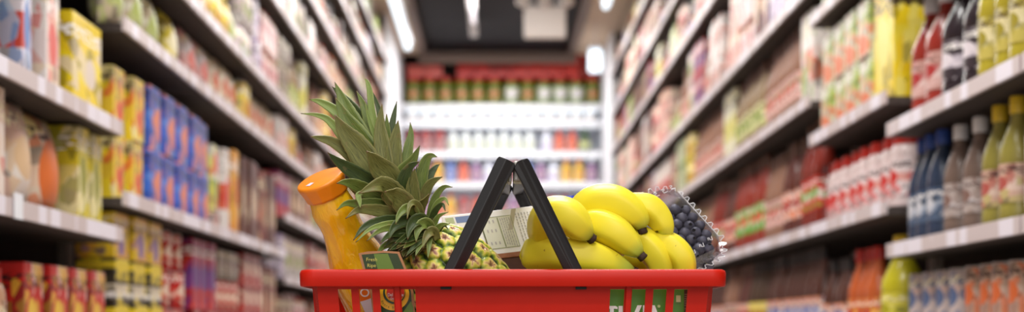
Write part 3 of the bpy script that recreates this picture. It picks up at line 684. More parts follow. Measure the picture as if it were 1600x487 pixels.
# turn local frame so -Y faces the camera as far as possible
ju.matrix_world = Matrix.Translation(ctr) @ Rm
def local_front_angle():
    v = Rm.inverted() @ Vector((0, -1, 0)); return math.atan2(v.y, v.x)
FA = local_front_angle(); LR = math.copysign(1, (Rm.inverted() @ Vector((1, 0, 0))).dot(Vector((-math.sin(FA), math.cos(FA), 0))))
def juice_mat():
    t = NT('orange juice in clear bottle'); co = t.coord(); s_ = t.noise(1, t.scale(co, (60, 60, 14)), 3)
    t.base(t.mix(s_, srgb(244, 172, 12), srgb(252, 200, 28))); t.rough(.12); t.b.inputs['Coat Weight'].default_value = .6; t.b.inputs['Coat Roughness'].default_value = .05
    t.b.inputs['Subsurface Weight'].default_value = .25; t.b.inputs['Subsurface Radius'].default_value = (.02, .012, .004); t.b.inputs['Subsurface Scale'].default_value = .5
    t.bump(t.noise(1, t.scale(co, (120, 120, 34)), 2, dist=1.5), .5, .003); return t.m
def flute(a, z): 
    k = min(1, max(0, (-z-.035)/.03))*min(1, max(0, (.135+z)/.03)); return 1+.022*k*math.cos(9*a+z*30)
bp = [(0, -.016)]+[(r, -s) for s, r in ((.018, .0215), (.030, .0235), (.037, .0252), (.043, .0252), (.052, .0237), (.062, .0232), (.072, .0245), (.085, .0268), (.098, .0305), (.11, .0335), (.125, .0353), (.15, .0355), (.215, .0355), (.232, .034), (.242, .030), (.244, .01))]
autosmooth(MB().lathe(bp[::-1], 72, fn=flute).build('bottle_body', juice_mat(), ju), 60)
M_ocap = plain('orange cap plastic', srgb(244, 140, 20), .35, var=.04)
def capfn(a, z):
    k = max(0, min(1, (-z-.002)/.006)); return 1-k*.03*abs(math.sin(6*a))
cp = [(0, .0), (.0255, 0), (.0275, -.0008), (.0283, -.0025), (.028, -.005), (.0262, -.012), (.0248, -.019), (.0245, -.0215), (.0225, -.022)]
autosmooth(MB().lathe(cp[::-1], 96, fn=capfn).build('cap', M_ocap, ju), 70)
M_ppatch = plain('printed cap mark', srgb(214, 206, 220), .4)
def tang(a, r, h): return Vector((r*math.cos(a), r*math.sin(a), h))
mk = MB(); rm = FA-LR*.9
mk.add([tang(rm-.30, .012, .0005), tang(rm+.25, .012, .0005), tang(rm+.17, .0195, .0005), tang(rm-.2, .0195, .0005)], [(0, 1, 2, 3)]).build('date_mark', M_ppatch, ju)
def patch(name, s0, s1, a0, a1, R, mat, n=14, par=ju, rl=None):
    v = []; 
    for s_ in (s0, s1):
        for i in range(n+1):
            a = FA+LR*(a0+(a1-a0)*i/n); v.append((R*math.cos(a), R*math.sin(a), -s_))
    return mesh_obj(name, v, [(i, i+1, n+2+i, n+1+i) for i in range(n)], mat, par, True)
M_lo = plain('orange label print', srgb(240, 118, 10), .4); M_lw = plain('white label paper', srgb(226, 222, 228), .4); M_y = plain('yellow print', srgb(240, 196, 40), .4); M_wp = plain('white print', srgb(246, 244, 240), .4)
patch('label_top', .118, .1415, -.36, .42, .0362, M_lo); patch('label_white', .1415, .215, -.36, .42, .0362, M_lw); patch('label_edge', .118, .215, .42, .56, .0362, M_y)
# round numeral on the label
v = []; n = 20; a0 = -.10; 
for r in (.0036, .0052):
    for i in range(n): q = 2*PI*i/n; a = FA+LR*(a0+r*math.cos(q)/.0365); v.append((.0366*math.cos(a), .0366*math.sin(a), -(.1325+r*math.sin(q))))
mesh_obj('label_numeral', v, [(i, (i+1) % n, n+(i+1) % n, n+i) for i in range(n)], M_wp, ju)

# ------------------------------------------------------------ pineapple
pa = empty('pineapple', (0, 0, 0)); tag(pa, 'ripe pineapple with long green crown leaning left in the basket', 'pineapple')
DP = 1.625
cb = P(657, 384, DP); bcen = P(722, 462, DP+.01)
axis = (cb-bcen).normalized(); Q = axis.to_track_quat('Z', 'Y').to_matrix()
Lh, Rr = .083, .0565
NU, NV = 260, 200
u = np.linspace(0, 2*np.pi, NU, endpoint=False); tt = np.linspace(0, np.pi, NV)
TT, UU = np.meshgrid(tt, u, indexing='ij')
rad = Rr*np.sin(TT)**.72; zz = Lh*np.cos(TT)
cu, cv = UU/(2*np.pi)*13, (zz+Lh)/(2*Lh)*9            # oblique eye lattice
best = np.full(TT.shape, 9.); bdx = np.zeros(TT.shape); bdy = np.zeros(TT.shape)
for j in range(-1, 11):
    off = .5*(j % 2)
    k0 = np.floor(cu-off)
    for dk in (0, 1):
        dx = cu-off-(k0+dk); dy = (cv-j-.0)*1.0
        m = dx**2*1.0+dy**2*.9
        w_ = m < best; best = np.where(w_, m, best); bdx = np.where(w_, dx, bdx); bdy = np.where(w_, dy, bdy)
# hex distance to border
e = np.maximum(np.abs(bdx)*2, np.abs(bdx)+np.abs(bdy)*1.0)
e = np.clip(e, 0, 1.05)
hgt = .0058*(1-e**3.2)-.0024*np.exp(-(bdx**2+bdy**2)/.02)+.0015*np.exp(-(bdx**2+(bdy+.12)**2)/.004)
hgt = hgt*np.clip(np.sin(TT)*3, 0, 1)
px_ = (rad+hgt)*np.cos(UU); py_ = (rad+hgt)*np.sin(UU); pz_ = zz+hgt*np.cos(TT)*.5
verts = np.stack([px_, py_, pz_], -1).reshape(-1, 3)
Qn = np.array(Q); vw = verts @ Qn.T+np.array(bcen)
faces = []
for j in range(NV-1):
    for i in range(NU):
        i2 = (i+1) % NU; faces.append((j*NU+i, (j+1)*NU+i, (j+1)*NU+i2, j*NU+i2))
body = mesh_obj('fruit_body', vw.tolist(), faces, [], pa, True)
at = body.data.attributes.new('eye', 'FLOAT', 'POINT'); at.data.foreach_set('value', e.reshape(-1).astype(np.float32))
at = body.data.attributes.new('ang', 'FLOAT', 'POINT'); at.data.foreach_set('value', (np.arctan2(bdy, bdx)/6.283+.5).reshape(-1).astype(np.float32))
t = NT('pineapple rind'); a_ = t.n('ShaderNodeAttribute'); a_.attribute_name = 'eye'; b_ = t.n('ShaderNodeAttribute'); b_.attribute_name = 'ang'
co = t.coord(); nz = t.noise(120, co, 4); star = t.math('SINE', t.math('MULTIPLY', b_.outputs['Fac'], 6.283*7))
f_ = t.math('ADD', t.math('ADD', a_.outputs['Fac'], t.math('MULTIPLY', t.math('SUBTRACT', nz, .5), .9)), t.math('MULTIPLY', star, .09))
c_ = t.ramp(f_, [(0, srgb(96, 58, 40)), (.2, srgb(176, 124, 92)), (.36, srgb(226, 200, 120)), (.52, srgb(206, 196, 70)), (.74, srgb(122, 146, 40)), (.95, srgb(40, 60, 16))])
t.base(c_); t.rough(.42); t.bump(t.noise(300, co, 3), .4, .001); body.data.materials.append(t.m)
# bracts: small papery spikes at the eyes
mb = MB(); rp = random.Random(3)
for j in range(1, 9):
    for k in range(13):
        z = (j/9*2-1)*Lh; th = math.acos(max(-1, min(1, z/Lh))); r = Rr*math.sin(th)**.72+.003; a = (k+.5*(j % 2))/13*2*PI
        base = Vector((r*math.cos(a), r*math.sin(a), z)); out = Vector((math.cos(a), math.sin(a), .0)); side = Vector((-math.sin(a), math.cos(a), 0))
        L_ = rp.uniform(.004, .009) if j > 2 else rp.uniform(.007, .013)
        tip = base+out*L_*.75+Vector((0, 0, 1))*L_*rp.uniform(.2, 1)+side*rp.uniform(-.003, .003)
        b0 = base-Vector((0, 0, .003)); pts = [b0+side*.0028, b0-side*.0028, b0+Vector((0, 0, .0012)), tip]
        pts = [Q @ p+bcen for p in pts]; mb.add(pts, [(0, 1, 3), (1, 2, 3), (2, 0, 3), (0, 2, 1)])
mb.build('bracts', plain('dry bract', srgb(176, 146, 104), .6, var=.2, nscale=80), pa)['kind'] = 'stuff'
def leaf_mat(name, dark, mid, edge):
    t = NT(name); uv = t.n('ShaderNodeUVMap'); uv.uv_map = 'UVMap'; sp = t.n('ShaderNodeSeparateXYZ'); t.l(uv.outputs[0], sp.inputs[0])
    st = t.noise(1, t.scale(uv.outputs[0], (6, 26, 1)), 4, .65); pt = t.noise(55, t.coord(), 3)
    c = t.mix(t.math('MULTIPLY_ADD', st, 3.0, -1.05, clamp=True), dark, mid)
    c = t.mix(t.math('MULTIPLY', t.math('GREATER_THAN', pt, .64), .35), c, srgb(126, 104, 64))
    ed = t.math('POWER', t.math('MULTIPLY', t.math('ABSOLUTE', t.math('SUBTRACT', sp.outputs[1], .5)), 2), 14)
    c = t.mix(t.math('MULTIPLY', ed, .4), c, edge)
    tip = t.math('MULTIPLY_ADD', sp.outputs[0], 14, -13.1, clamp=True); c = t.mix(tip, c, srgb(104, 66, 44))
    bs = t.math('MULTIPLY_ADD', sp.outputs[0], -5, 1, clamp=True); c = t.mix(t.math('MULTIPLY', bs, .3), c, srgb(150, 150, 84))
    t.base(c); t.rough(.42); t.b.inputs['Specular IOR Level'].default_value = .4; t.bump(st, .35, .0006); return t.m
LM = [leaf_mat('leaf green', srgb(62, 80, 28), srgb(126, 140, 64), srgb(170, 170, 108)), leaf_mat('leaf olive', srgb(76, 78, 34), srgb(132, 132, 70), srgb(160, 146, 92)), leaf_mat('leaf bright', srgb(88, 112, 42), srgb(150, 164, 86), srgb(192, 196, 140)), leaf_mat('leaf dark', srgb(30, 46, 18), srgb(76, 92, 40), srgb(120, 124, 70))]
rl = random.Random(5)
def leaf(px, wpx, mat=0, fold=.25, twist=0, n=26):
    """px: list of (px, py, depth) from root to tip"""
    pts = [P(a, b, d) for a, b, d in px]; c = [Vector(q) for q in catmull(pts, n)]; W2 = wpx/F*1.6/2; v = []; uvs = []; m = 7
    sgn = 1
    for k in range(n+1):
        T = (c[min(n, k+1)]-c[max(0, k-1)]).normalized(); view = Vector((0, 1, 0)); Sd = T.cross(view); Sd.normalize(); 
        Sd = Matrix.Rotation(twist*(k/n), 3, T) @ Sd; N = Sd.cross(T).normalized(); t_ = k/n
        w = W2*(min(1, .62+t_*1.2))*max(.0, 1-max(0, (t_-.34)/.66)**1.55)**.95
        w = max(w, .0003)*(1+.035*(k % 2)+rl.uniform(-.02, .02))
        for i in range(m):
            s = i/(m-1)*2-1; v.append(c[k]+Sd*s*w+N*(-fold)*w*(abs(s)**1.6)); uvs.append((t_, (s+1)/2))
    f = [(k*m+i, k*m+i+1, (k+1)*m+i+1, (k+1)*m+i) for k in range(n) for i in range(m-1)]
    o = mesh_obj('leaf', v, f, LM[mat], pa, True)
    ul = o.data.uv_layers.new(name='UVMap')
    for p in o.data.polygons:
        for li in p.loop_indices: ul.data[li].uv = uvs[o.data.loops[li].vertex_index]
    md = o.modifiers.new('thickness', 'SOLIDIFY'); md.thickness = .0009; md.offset = 0
    return o
D0 = 1.615
# (points root->tip, width px, material, fold)
def LF(pts, w, m=0, fold=.25, twist=0, d1=-.03, d0=-.005):
    n = len(pts); leaf([(x, y, D0+d0+(d1-d0)*(i/(n-1))) for i, (x, y) in enumerate(pts)], w, m, fold, twist)
# back fan
LF([(612, 320), (586, 232), (560, 180), (534, 150), (519, 135)], 20, 3, d1=.05, d0=.012)
LF([(610, 320), (604, 240), (598, 200), (590, 165), (578, 136)], 13, 3, d1=.03, d0=.012)
LF([(606, 320), (590, 245), (578, 195), (568, 165), (557, 142)], 20, 0, d1=.02, d0=.01)
LF([(608, 310), (600, 250), (583, 185), (578, 145), (574, 128), (570, 123)], 12, 2, d1=.015, d0=.008)
LF([(606, 310), (596, 240), (583, 205), (575, 180), (570, 158)], 9, 2, d1=.0, d0=.004)
LF([(620, 310), (612, 250), (612, 205), (616, 178), (620, 158)], 13, 3, d1=.02, d0=.01)
LF([(634, 320), (634, 270), (638, 232), (642, 210), (641, 191)], 17, 0, d1=.015, d0=.008)
LF([(600, 320), (578, 240), (548, 185), (536, 158), (523, 128)], 32, 0, d1=.02, d0=.003)
LF([(604, 325), (578, 250), (550, 205), (530, 178), (502, 160), (483, 155)], 23, 2, d1=.015, d0=.004)
LF([(596, 320), (562, 258), (540, 222), (516, 190), (496, 180), (470, 177)], 15, 2, d1=-.005, d0=.0)
LF([(600, 325), (570, 268), (545, 240), (520, 222), (500, 216), (485, 213)], 20, 1, d1=-.03, d0=-.004)
LF([(608, 330), (585, 258), (560, 215), (540, 185), (524, 152)], 40, 0, d1=-.005, d0=-.002)
LF([(612, 330), (586, 275), (560, 232), (538, 205), (523, 179)], 44, 1, d1=-.03, d0=-.01)
LF([(606, 320), (580, 288), (552, 268), (530, 254), (512, 238)], 26, 3, d1=-.045, d0=-.01)
LF([(618, 325), (604, 270), (597, 225), (594, 195), (597, 162)], 28, 1, d1=-.01, d0=-.008)
LF([(618, 330), (609, 270), (604, 235), (605, 205), (604, 178)], 20, 0, d1=.0, d0=.0)
LF([(626, 325), (616, 270), (616, 235), (619, 210), (622, 188)], 27, 1, d1=-.01, d0=-.006)
LF([(632, 325), (612, 282), (594, 262), (583, 248), (573, 236)], 38, 1, d1=-.05, d0=-.016)
LF([(640, 340), (626, 300), (628, 272), (645, 250), (656, 227)], 26, 0, d1=-.03, d0=-.012)
LF([(646, 345), (634, 315), (630, 285), (640, 262), (655, 252)], 24, 3, .3, d1=-.04, d0=-.016)
LF([(652, 340), (657, 300), (660, 272), (666, 250), (674, 243), (683, 245)], 19, 0, d1=-.01, d0=-.004)
LF([(654, 340), (664, 296), (672, 274), (680, 262), (687, 256)], 14, 3, d1=.01, d0=.0)
LF([(652, 350), (662, 310), (670, 290), (680, 281), (691, 276)], 16, 1, d1=-.02, d0=-.006)
LF([(650, 350), (646, 320), (645, 295), (646, 278), (648, 263)], 24, 1, d1=-.035, d0=-.02)
LF([(668, 362), (673, 330), (682, 305), (694, 292), (707, 292)], 12, 0, d1=-.02, d0=-.008)
LF([(670, 364), (675, 335), (684, 316), (695, 310), (701, 320)], 9, 2, d1=-.025, d0=-.01)
LF([(668, 368), (675, 343), (681, 328), (691, 319), (696, 329)], 11, 3, d1=-.03, d0=-.012)
LF([(666, 372), (678, 350), (686, 337), (700, 331)], 9, 2, d1=-.03, d0=-.012)
LF([(666, 376), (680, 360), (690, 351), (703, 349)], 10, 2, d1=-.03, d0=-.014)
LF([(668, 378), (678, 368), (688, 356), (694, 352), (700, 357)], 8, 3, d1=-.02, d0=-.012)
LF([(656, 356), (652, 336), (656, 322), (664, 312), (670, 303)], 20, 1, .4, .8, d1=-.045, d0=-.02)
# left lower, arching out over the bottle
LF([(640, 350), (604, 322), (580, 318), (556, 318), (540, 318), (526, 328)], 17, 0, d1=-.075, d0=-.02)
LF([(640, 356), (612, 335), (585, 328), (560, 328), (540, 341)], 20, 1, d1=-.07, d0=-.02)
LF([(632, 340), (600, 312), (572, 298), (555, 289), (540, 285), (526, 286)], 24, 0, d1=-.08, d0=-.02)
LF([(566, 300), (560, 305), (562, 315), (563, 325)], 9, 2, d1=-.065, d0=-.06)
LF([(645, 345), (622, 312), (602, 292), (588, 290), (560, 302)], 36, 1, .35, d1=-.065, d0=-.022)
LF([(652, 352), (636, 324), (620, 308), (610, 303), (601, 299)], 34, 1, .35, d1=-.06, d0=-.028)
LF([(655, 362), (625, 347), (598, 345), (570, 354), (552, 375)], 18, 3, d1=-.07, d0=-.025)
LF([(655, 368), (628, 352), (605, 350), (578, 358), (556, 378)], 11, 2, d1=-.075, d0=-.028)
LF([(655, 372), (630, 358), (608, 356), (590, 362), (573, 376)], 12, 0, d1=-.075, d0=-.03)
LF([(656, 378), (634, 366), (616, 364), (604, 370), (594, 380)], 14, 3, d1=-.07, d0=-.03)
LF([(658, 356), (648, 332), (636, 325), (624, 335), (618, 350)], 16, 0, .35, d1=-.065, d0=-.03)
LF([(662, 350), (656, 330), (648, 318), (640, 322), (636, 342)], 14, 1, .35, .5, d1=-.062, d0=-.03)
LF([(668, 352), (660, 344), (648, 346), (640, 358), (637, 374)], 21, 3, .4, d1=-.06, d0=-.03)
LF([(655, 352), (642, 344), (626, 348), (614, 358), (608, 374)], 20, 3, .4, d1=-.06, d0=-.028)
LF([(676, 360), (668, 350), (658, 352), (652, 362), (650, 378)], 19, 0, .4, d1=-.055, d0=-.03)
LF([(678, 372), (664, 366), (648, 370), (634, 378), (622, 392)], 16, 3, .45, d1=-.055, d0=-.03)
LF([(684, 374), (678, 362), (670, 364), (664, 374), (660, 388)], 16, 1, .4, d1=-.05, d0=-.03)
LF([(662, 384), (648, 374), (630, 370), (612, 374), (600, 386)], 15, 3, .4, d1=-.055, d0=-.03)
LF([(668, 388), (656, 380), (642, 382), (632, 392), (630, 402)], 20, 1, .4, d1=-.05, d0=-.03)
LF([(664, 388), (646, 384), (626, 384), (610, 392), (602, 404)], 17, 3, .4, d1=-.05, d0=-.028)
LF([(668, 392), (652, 388), (638, 392), (628, 402), (622, 414)], 18, 3, .4, d1=-.045, d0=-.026)
LF([(656, 374), (636, 370), (614, 378), (598, 386), (588, 398)], 15, 0, .3, d1=-.06, d0=-.02)
LF([(658, 380), (634, 378), (618, 386), (612, 398), (610, 410)], 18, 3, .3, d1=-.03, d0=-.01)
LF([(660, 384), (640, 390), (630, 402), (628, 420), (630, 436)], 26, 3, .3, d1=-.0, d0=.01)
LF([(676, 386), (668, 378), (656, 382), (648, 394), (646, 408)], 18, 0, .45, d1=-.045, d0=-.028)
for k in range(14):      # small ragged leaves around the base of the crown
    a = -1+2*k/13; bx, by = 655+a*16, 368+abs(a)*6+rl.uniform(-4, 6); L_ = rl.uniform(26, 42); an = math.radians(250+a*30-28+rl.uniform(-18, 18)); dx, dy = math.cos(an), -math.sin(an)
    LF([(bx-dx*14, by-dy*10), (bx, by-4), (bx+dx*L_*.55, by+dy*L_*.35), (bx+dx*L_, by+dy*L_*.8)], rl.uniform(9, 14), rl.choice((0, 1, 3, 3)), .4, rl.uniform(-.6, .6), d0=-.03, d1=rl.uniform(-.068, -.05))
for k in range(20):      # inner leaves that fill the rosette
    a = rl.uniform(-1, 1); bx, by = 628+a*20, 330+a*18+rl.uniform(0, 16); L_ = rl.uniform(60, 95); an = math.radians(118-a*32+rl.uniform(-14, 14))
    dx, dy = math.cos(an), -math.sin(an); LF([(bx, by), (bx+dx*L_*.5, by+dy*L_*.5), (bx+dx*L_+rl.uniform(-6, 6), by+dy*L_)], rl.uniform(22, 32), rl.choice((0, 1, 3)), d0=rl.uniform(-.01, .02), d1=rl.uniform(-.02, .045))
MB().tube([cb-axis*.012, cb+axis*.02, P(628, 330, D0)], [.026, .023, .010], 16).build('crown_core', LM[3], pa, smooth=True)
# tag
ft = empty('fruit_tag', (0, 0, 0)); tag(ft, 'dark green paper tag reading Fresh Ripe, beside the pineapple', 'tag')
dT = 1.548
M_tg = plain('tag green print', srgb(44, 64, 20), .25, var=.35, nscale=60); M_tb = plain('tag brown border', srgb(170, 116, 70), .4); M_tl = plain('tag light leaf print', srgb(96, 124, 36), .3)
def quad(name, pl, d, mat, par, th=.0006):
    v = [P(x, y, d) for x, y in pl]; n = len(v); v2 = [p+Vector((0, th, 0)) for p in v]
    f = [tuple(range(n))[::-1], tuple(range(n, 2*n))]+[(i, (i+1) % n, n+(i+1) % n, n+i) for i in range(n)]
    return mesh_obj(name, v+v2, f, mat, par)
quad('card', [(560, 395.5), (575, 392.5), (600, 391.5), (624, 393), (634, 417), (646, 455), (650, 512), (586, 514), (578, 455), (567, 420)], dT, M_tb, ft, .0007)
quad('printed_face', [(565, 397.5), (600, 394.5), (621, 396), (630.5, 418), (642, 455), (646, 510), (589, 511), (582, 455), (571, 420)], dT-.0003, M_tg, ft, .0004)
quad('leaf_print', [(584, 396.5), (606, 395.8), (616, 420), (600, 440), (590, 420)], dT-.0005, M_tl, ft, .0003)
quad('leaf_print', [(630, 487), (642, 470), (646, 480), (645, 508), (620, 510)], dT-.0005, M_tl, ft, .0003)
quad('leaf_print', [(590, 487), (606, 489), (616, 505), (592, 508)], dT-.0005, M_tl, ft, .0003)
def disc(name, cx, cy, r, d, mat, par, n=40, ry=None):
    return quad(name, [(cx+r*math.cos(-2*PI*i/n), cy+(ry or r)*math.sin(-2*PI*i/n)) for i in range(n)][::-1], d, mat, par, .0003)
M_ty = plain('tag yellow print', srgb(240, 176, 20), .35, var=.05); M_tr = plain('tag red print', srgb(206, 44, 26), .35); M_td = plain('dark green print', srgb(30, 66, 24), .35)
disc('yellow_disc', 614, 459, 25.5, dT-.0008, M_ty, ft); disc('green_ring', 616, 457, 17.5, dT-.0011, M_td, ft); disc('inner_yellow', 617, 456, 15.5, dT-.0014, M_ty, ft); disc('red_badge', 618, 456, 14, dT-.0017, M_tr, ft, ry=13)
def textP(name, s, px, py, hpx, d, mat, par, rot=0, xs=1, align='CENTER'):
    M = Matrix.Translation(P(px, py, d)) @ Matrix.Rotation(PI/2, 4, 'X') @ Matrix.Rotation(rot, 4, 'Z')
    return text_mesh(name, s, hpx/.7/F*d, mat, par, M, .0001, align, xs)
M_tx = plain('tag lettering', srgb(206, 196, 90), .4)
textP('lettering', 'Fresh', 572, 407.5, 5.5, dT-.0008, M_tx, ft, align='LEFT'); textP('lettering', 'Ripe', 573.5, 417, 5.5, dT-.0008, M_tx, ft, align='LEFT')
textP('lettering', 'Del Monte', 618, 462.5, 5, dT-.002, M_wp, ft, xs=.8); textP('lettering', 'Quality', 615.5, 467.5, 3.4, dT-.002, M_wp, ft, xs=.8)
for i, ch in enumerate('Extra Sweet'):
    if ch == ' ': continue
    a = math.radians(212+i*9.6); textP('lettering', ch, 614+21.2*math.cos(a), 459-21.2*math.sin(a)+1, 3.2, dT-.0012, M_td, ft, rot=a+PI/2)

# ------------------------------------------------------------ bananas
def banana_mat():
    t = NT('banana skin'); a = t.n('ShaderNodeAttribute'); a.attribute_name = 't'; co = t.coord()
    c = t.ramp(a.outputs['Fac'], [(0, srgb(170, 180, 50)), (.15, srgb(222, 206, 40)), (.5, srgb(230, 213, 36)), (.82, srgb(228, 212, 44)), (.93, srgb(190, 200, 72)), (1, srgb(140, 156, 56))])
    nz = t.noise(18, co, 3); c = t.mix(t.math('MULTIPLY', nz, .35), c, srgb(238, 224, 86))
    sp = t.noise(140, co, 2); c = t.mix(t.math('MULTIPLY', t.math('GREATER_THAN', sp, .76), .6), c, srgb(140, 96, 40))
    t.base(c); t.rough(.38); t.b.inputs['Specular IOR Level'].default_value = .3; t.b.inputs['Subsurface Weight'].default_value = .06; t.b.inputs['Subsurface Radius'].default_value = (.01, .008, .002); t.b.inputs['Subsurface Scale'].default_value = .4
    t.bump(t.noise(60, co, 3), .08, .001); return t.m
M_ban = banana_mat(); M_tip = plain('banana blossom end', srgb(62, 42, 30), .8, var=.3, nscale=400, bump=.8)
bb = empty('banana_bunch', (0, 0, 0)); tag(bb, 'bunch of ripe yellow bananas with brown ends lying in the basket', 'bananas')
def banana(pts, rpx, ang=0):
    N = 44; P3 = [P(*p) for p in pts]; c = [Vector(q) for q in catmull(P3, N)]; L = 0
    rr_ = rpx/F*1.6*.985; rads = []
    for k in range(N+1):
        t_ = k/N; r = rr_*(min(1, .55+.45*math.sin(min(1, t_/.28)*PI/2)))*(1 if t_ < .5 else (math.cos((t_-.5)/.5*PI/2)**.8*.76+.24)); rads.append(max(r, rr_*.25))
    rads[0] *= .75
    pf = lambda a: 1.02-.10*abs(math.sin(2.5*(a+ang)))+.03
    mb = MB(); mb.tube(c, rads, 40, prof=pf); o = mb.build('banana', M_ban, bb, True)
    at = o.data.attributes.new('t', 'FLOAT', 'POINT'); at.data.foreach_set('value', np.repeat(np.linspace(0, 1, N+1), 40).astype(np.float32))
    T = (c[-1]-c[-3]).normalized(); e = c[-1]
    mb = MB(); mb.tube([e-T*.001, e+T*.0025, e+T*.005, e+T*.0062], [rads[-1]*1.02, rads[-1]*1.0, rads[-1]*1.08, rads[-1]*.8], 14, prof=lambda a: 1+.09*math.cos(6*a)); mb.build('blossom_end', M_tip, o, smooth=True)
banana([(866, 392, 1.66), (853, 362, 1.615), (861, 338, 1.59), (886, 338, 1.58), (908, 357, 1.578), (922, 370, 1.582)], 30, .2)
banana([(866, 402, 1.68), (842, 398, 1.63), (868, 397, 1.605), (910, 401, 1.60), (950, 410, 1.60), (988, 424, 1.605)], 32, .5)
banana([(885, 365, 1.67), (905, 338, 1.645), (928, 317, 1.63), (957, 315, 1.625), (982, 328, 1.622), (998, 344, 1.62), (1003, 357, 1.62)], 27.5, .1)
banana([(905, 392, 1.66), (912, 362, 1.63), (932, 352, 1.61), (960, 362, 1.60), (984, 381, 1.596), (1001, 398, 1.594)], 27.5, .35)
banana([(930, 350, 1.68), (955, 320, 1.655), (985, 322, 1.64), (1012, 324, 1.635), (1030, 340, 1.633), (1039, 358, 1.63), (1037, 369, 1.63)], 23.5, .6)
banana([(950, 400, 1.68), (975, 375, 1.65), (1003, 378, 1.635), (1024, 398, 1.63), (1034, 425, 1.63), (1036, 448, 1.63)], 25, .0)
banana([(990, 388, 1.67), (1020, 382, 1.645), (1046, 384, 1.635), (1065, 403, 1.63), (1071, 428, 1.63), (1070, 452, 1.63)], 23, .3)
banana([(940, 412, 1.72), (975, 404, 1.70), (1010, 410, 1.69), (1040, 430, 1.685), (1050, 450, 1.68)], 22, .3)  # extra banana added behind to darken the gap between the others
MB().tube([P(850, 400, 1.70), P(900, 392, 1.70), P(960, 385, 1.70)], [.010, .013, .010], 14).build('crown_stem', M_ban, bb, smooth=True)

# ------------------------------------------------------------ blueberry punnet
uv_ = Vector((.566, -.41, -.712)).normalized(); vv = Vector((-.80, -.45, -.40)); vv = (vv-uv_*vv.dot(uv_)).normalized(); nn = vv.cross(uv_).normalized()
if nn.z < 0: nn = -nn
B0 = P(1052, 277, 1.755)
MU = Matrix((uv_, vv, nn)).transposed().to_4x4()
pn = empty('berry_punnet', (0, 0, 0)); pn.matrix_world = Matrix.Translation(B0) @ MU
tag(pn, 'clear plastic clamshell punnet of blueberries tilted behind the bananas', 'punnet')
def clear_mat():
    t = NT('clear plastic'); tr = t.n('ShaderNodeBsdfTransparent'); gl = t.n('ShaderNodeBsdfGlossy'); gl.inputs['Roughness'].default_value = .12; tr.inputs[0].default_value = (.93, .93, .95, 1)
    co = t.coord(); bu = t.n('ShaderNodeBump'); bu.inputs['Strength'].default_value = .18; bu.inputs['Distance'].default_value = .002; t.l(t.noise(70, co, 2), bu.inputs['Height']); t.l(bu.outputs[0], gl.inputs['Normal'])
    lw = t.n('ShaderNodeLayerWeight'); lw.inputs[0].default_value = .35; pass
    f = t.math('MULTIPLY_ADD', lw.outputs['Facing'], .30, .06, clamp=True); mx = t.n('ShaderNodeMixShader'); t.l(f, mx.inputs[0]); t.l(tr.outputs[0], mx.inputs[1]); t.l(gl.outputs[0], mx.inputs[2]); t.l(mx.outputs[0], t.out.inputs[0])
    return t.m
M_clr = clear_mat(); M_glint = plain('clear plastic highlights', srgb(226, 226, 232), .25, spec=.9, var=.1)  # second material: pale colour painted as highlights on clear edges and embossing
LU, LV, LH = .120, .092, .036; CR_ = .030
def outline(ins, n=7):
    L = []; r = max(.004, CR_-ins)
    for cx, cy, a0 in ((LU-ins-r, ins+r, -90), (LU-ins-r, LV-ins-r, 0), (ins+r, LV-ins-r, 90), (ins+r, ins+r, 180)):
        for k in range(n+1): a = math.radians(a0+90*k/n); L.append((cx+r*math.cos(a), cy+r*math.sin(a)))
    return L
def shellbox(z0, z1, in0, in1, mb, cap):
    a = [(x, y, z0) for x, y in outline(in0)]; b = [(x, y, z1) for x, y in outline(in1)]; n = len(a)
    mb.add(a+b, [(i, (i+1) % n, n+(i+1) % n, n+i) for i in range(n)]+[tuple(range(n, 2*n))])
def plate(name, loops, par):
    return None
mb = MB(); shellbox(-.012, 0, .003, .008, mb, True); lid = mb.build('lid', M_clr, pn); lid.modifiers.new('thickness', 'SOLIDIFY').thickness = .0005
mb = MB(); shellbox(-.013, -.013-LH, .003, .014, mb, True); tr = mb.build('tray', M_clr, pn); tr.modifiers.new('thickness', 'SOLIDIFY').thickness = .0005
# crimped seam with teeth
mb = MB(); n = 64; path = []
o1 = outline(0, 10); dense = []
for q in range(len(o1)):
    (x0, y0), (x1, y1) = o1[q], o1[(q+1) % len(o1)]; ln = math.hypot(x1-x0, y1-y0); k = max(1, round(ln/.0028))
    dense += [(x0+(x1-x0)*i/k, y0+(y1-y0)*i/k, (y1-y0)/ln, -(x1-x0)/ln) for i in range(k)]
for i, (x, y, ox, oy) in enumerate(dense):
    hi = (i//2) % 2; o_ = .0048 if hi else -.0004; path.append((x+ox*o_, y+oy*o_, -.0125+(.0024 if hi else 0)))
np_ = len(path); inner = []
for (x, y, ox, oy) in dense: inner.append((x-ox*.0045, y-oy*.0045, -.0125))
mb.add(path+inner, [(i, (i+1) % np_, np_+(i+1) % np_, np_+i) for i in range(np_)])
sm = mb.build('seam', M_clr, pn); sm.modifiers.new('thickness', 'SOLIDIFY').thickness = .0008
mb = MB()
for i in range(np_):
    a, b = path[i], path[(i+1) % np_]; mb.tube([a, b], .00042, 5)
mb.build('seam_glint', M_glint, pn)
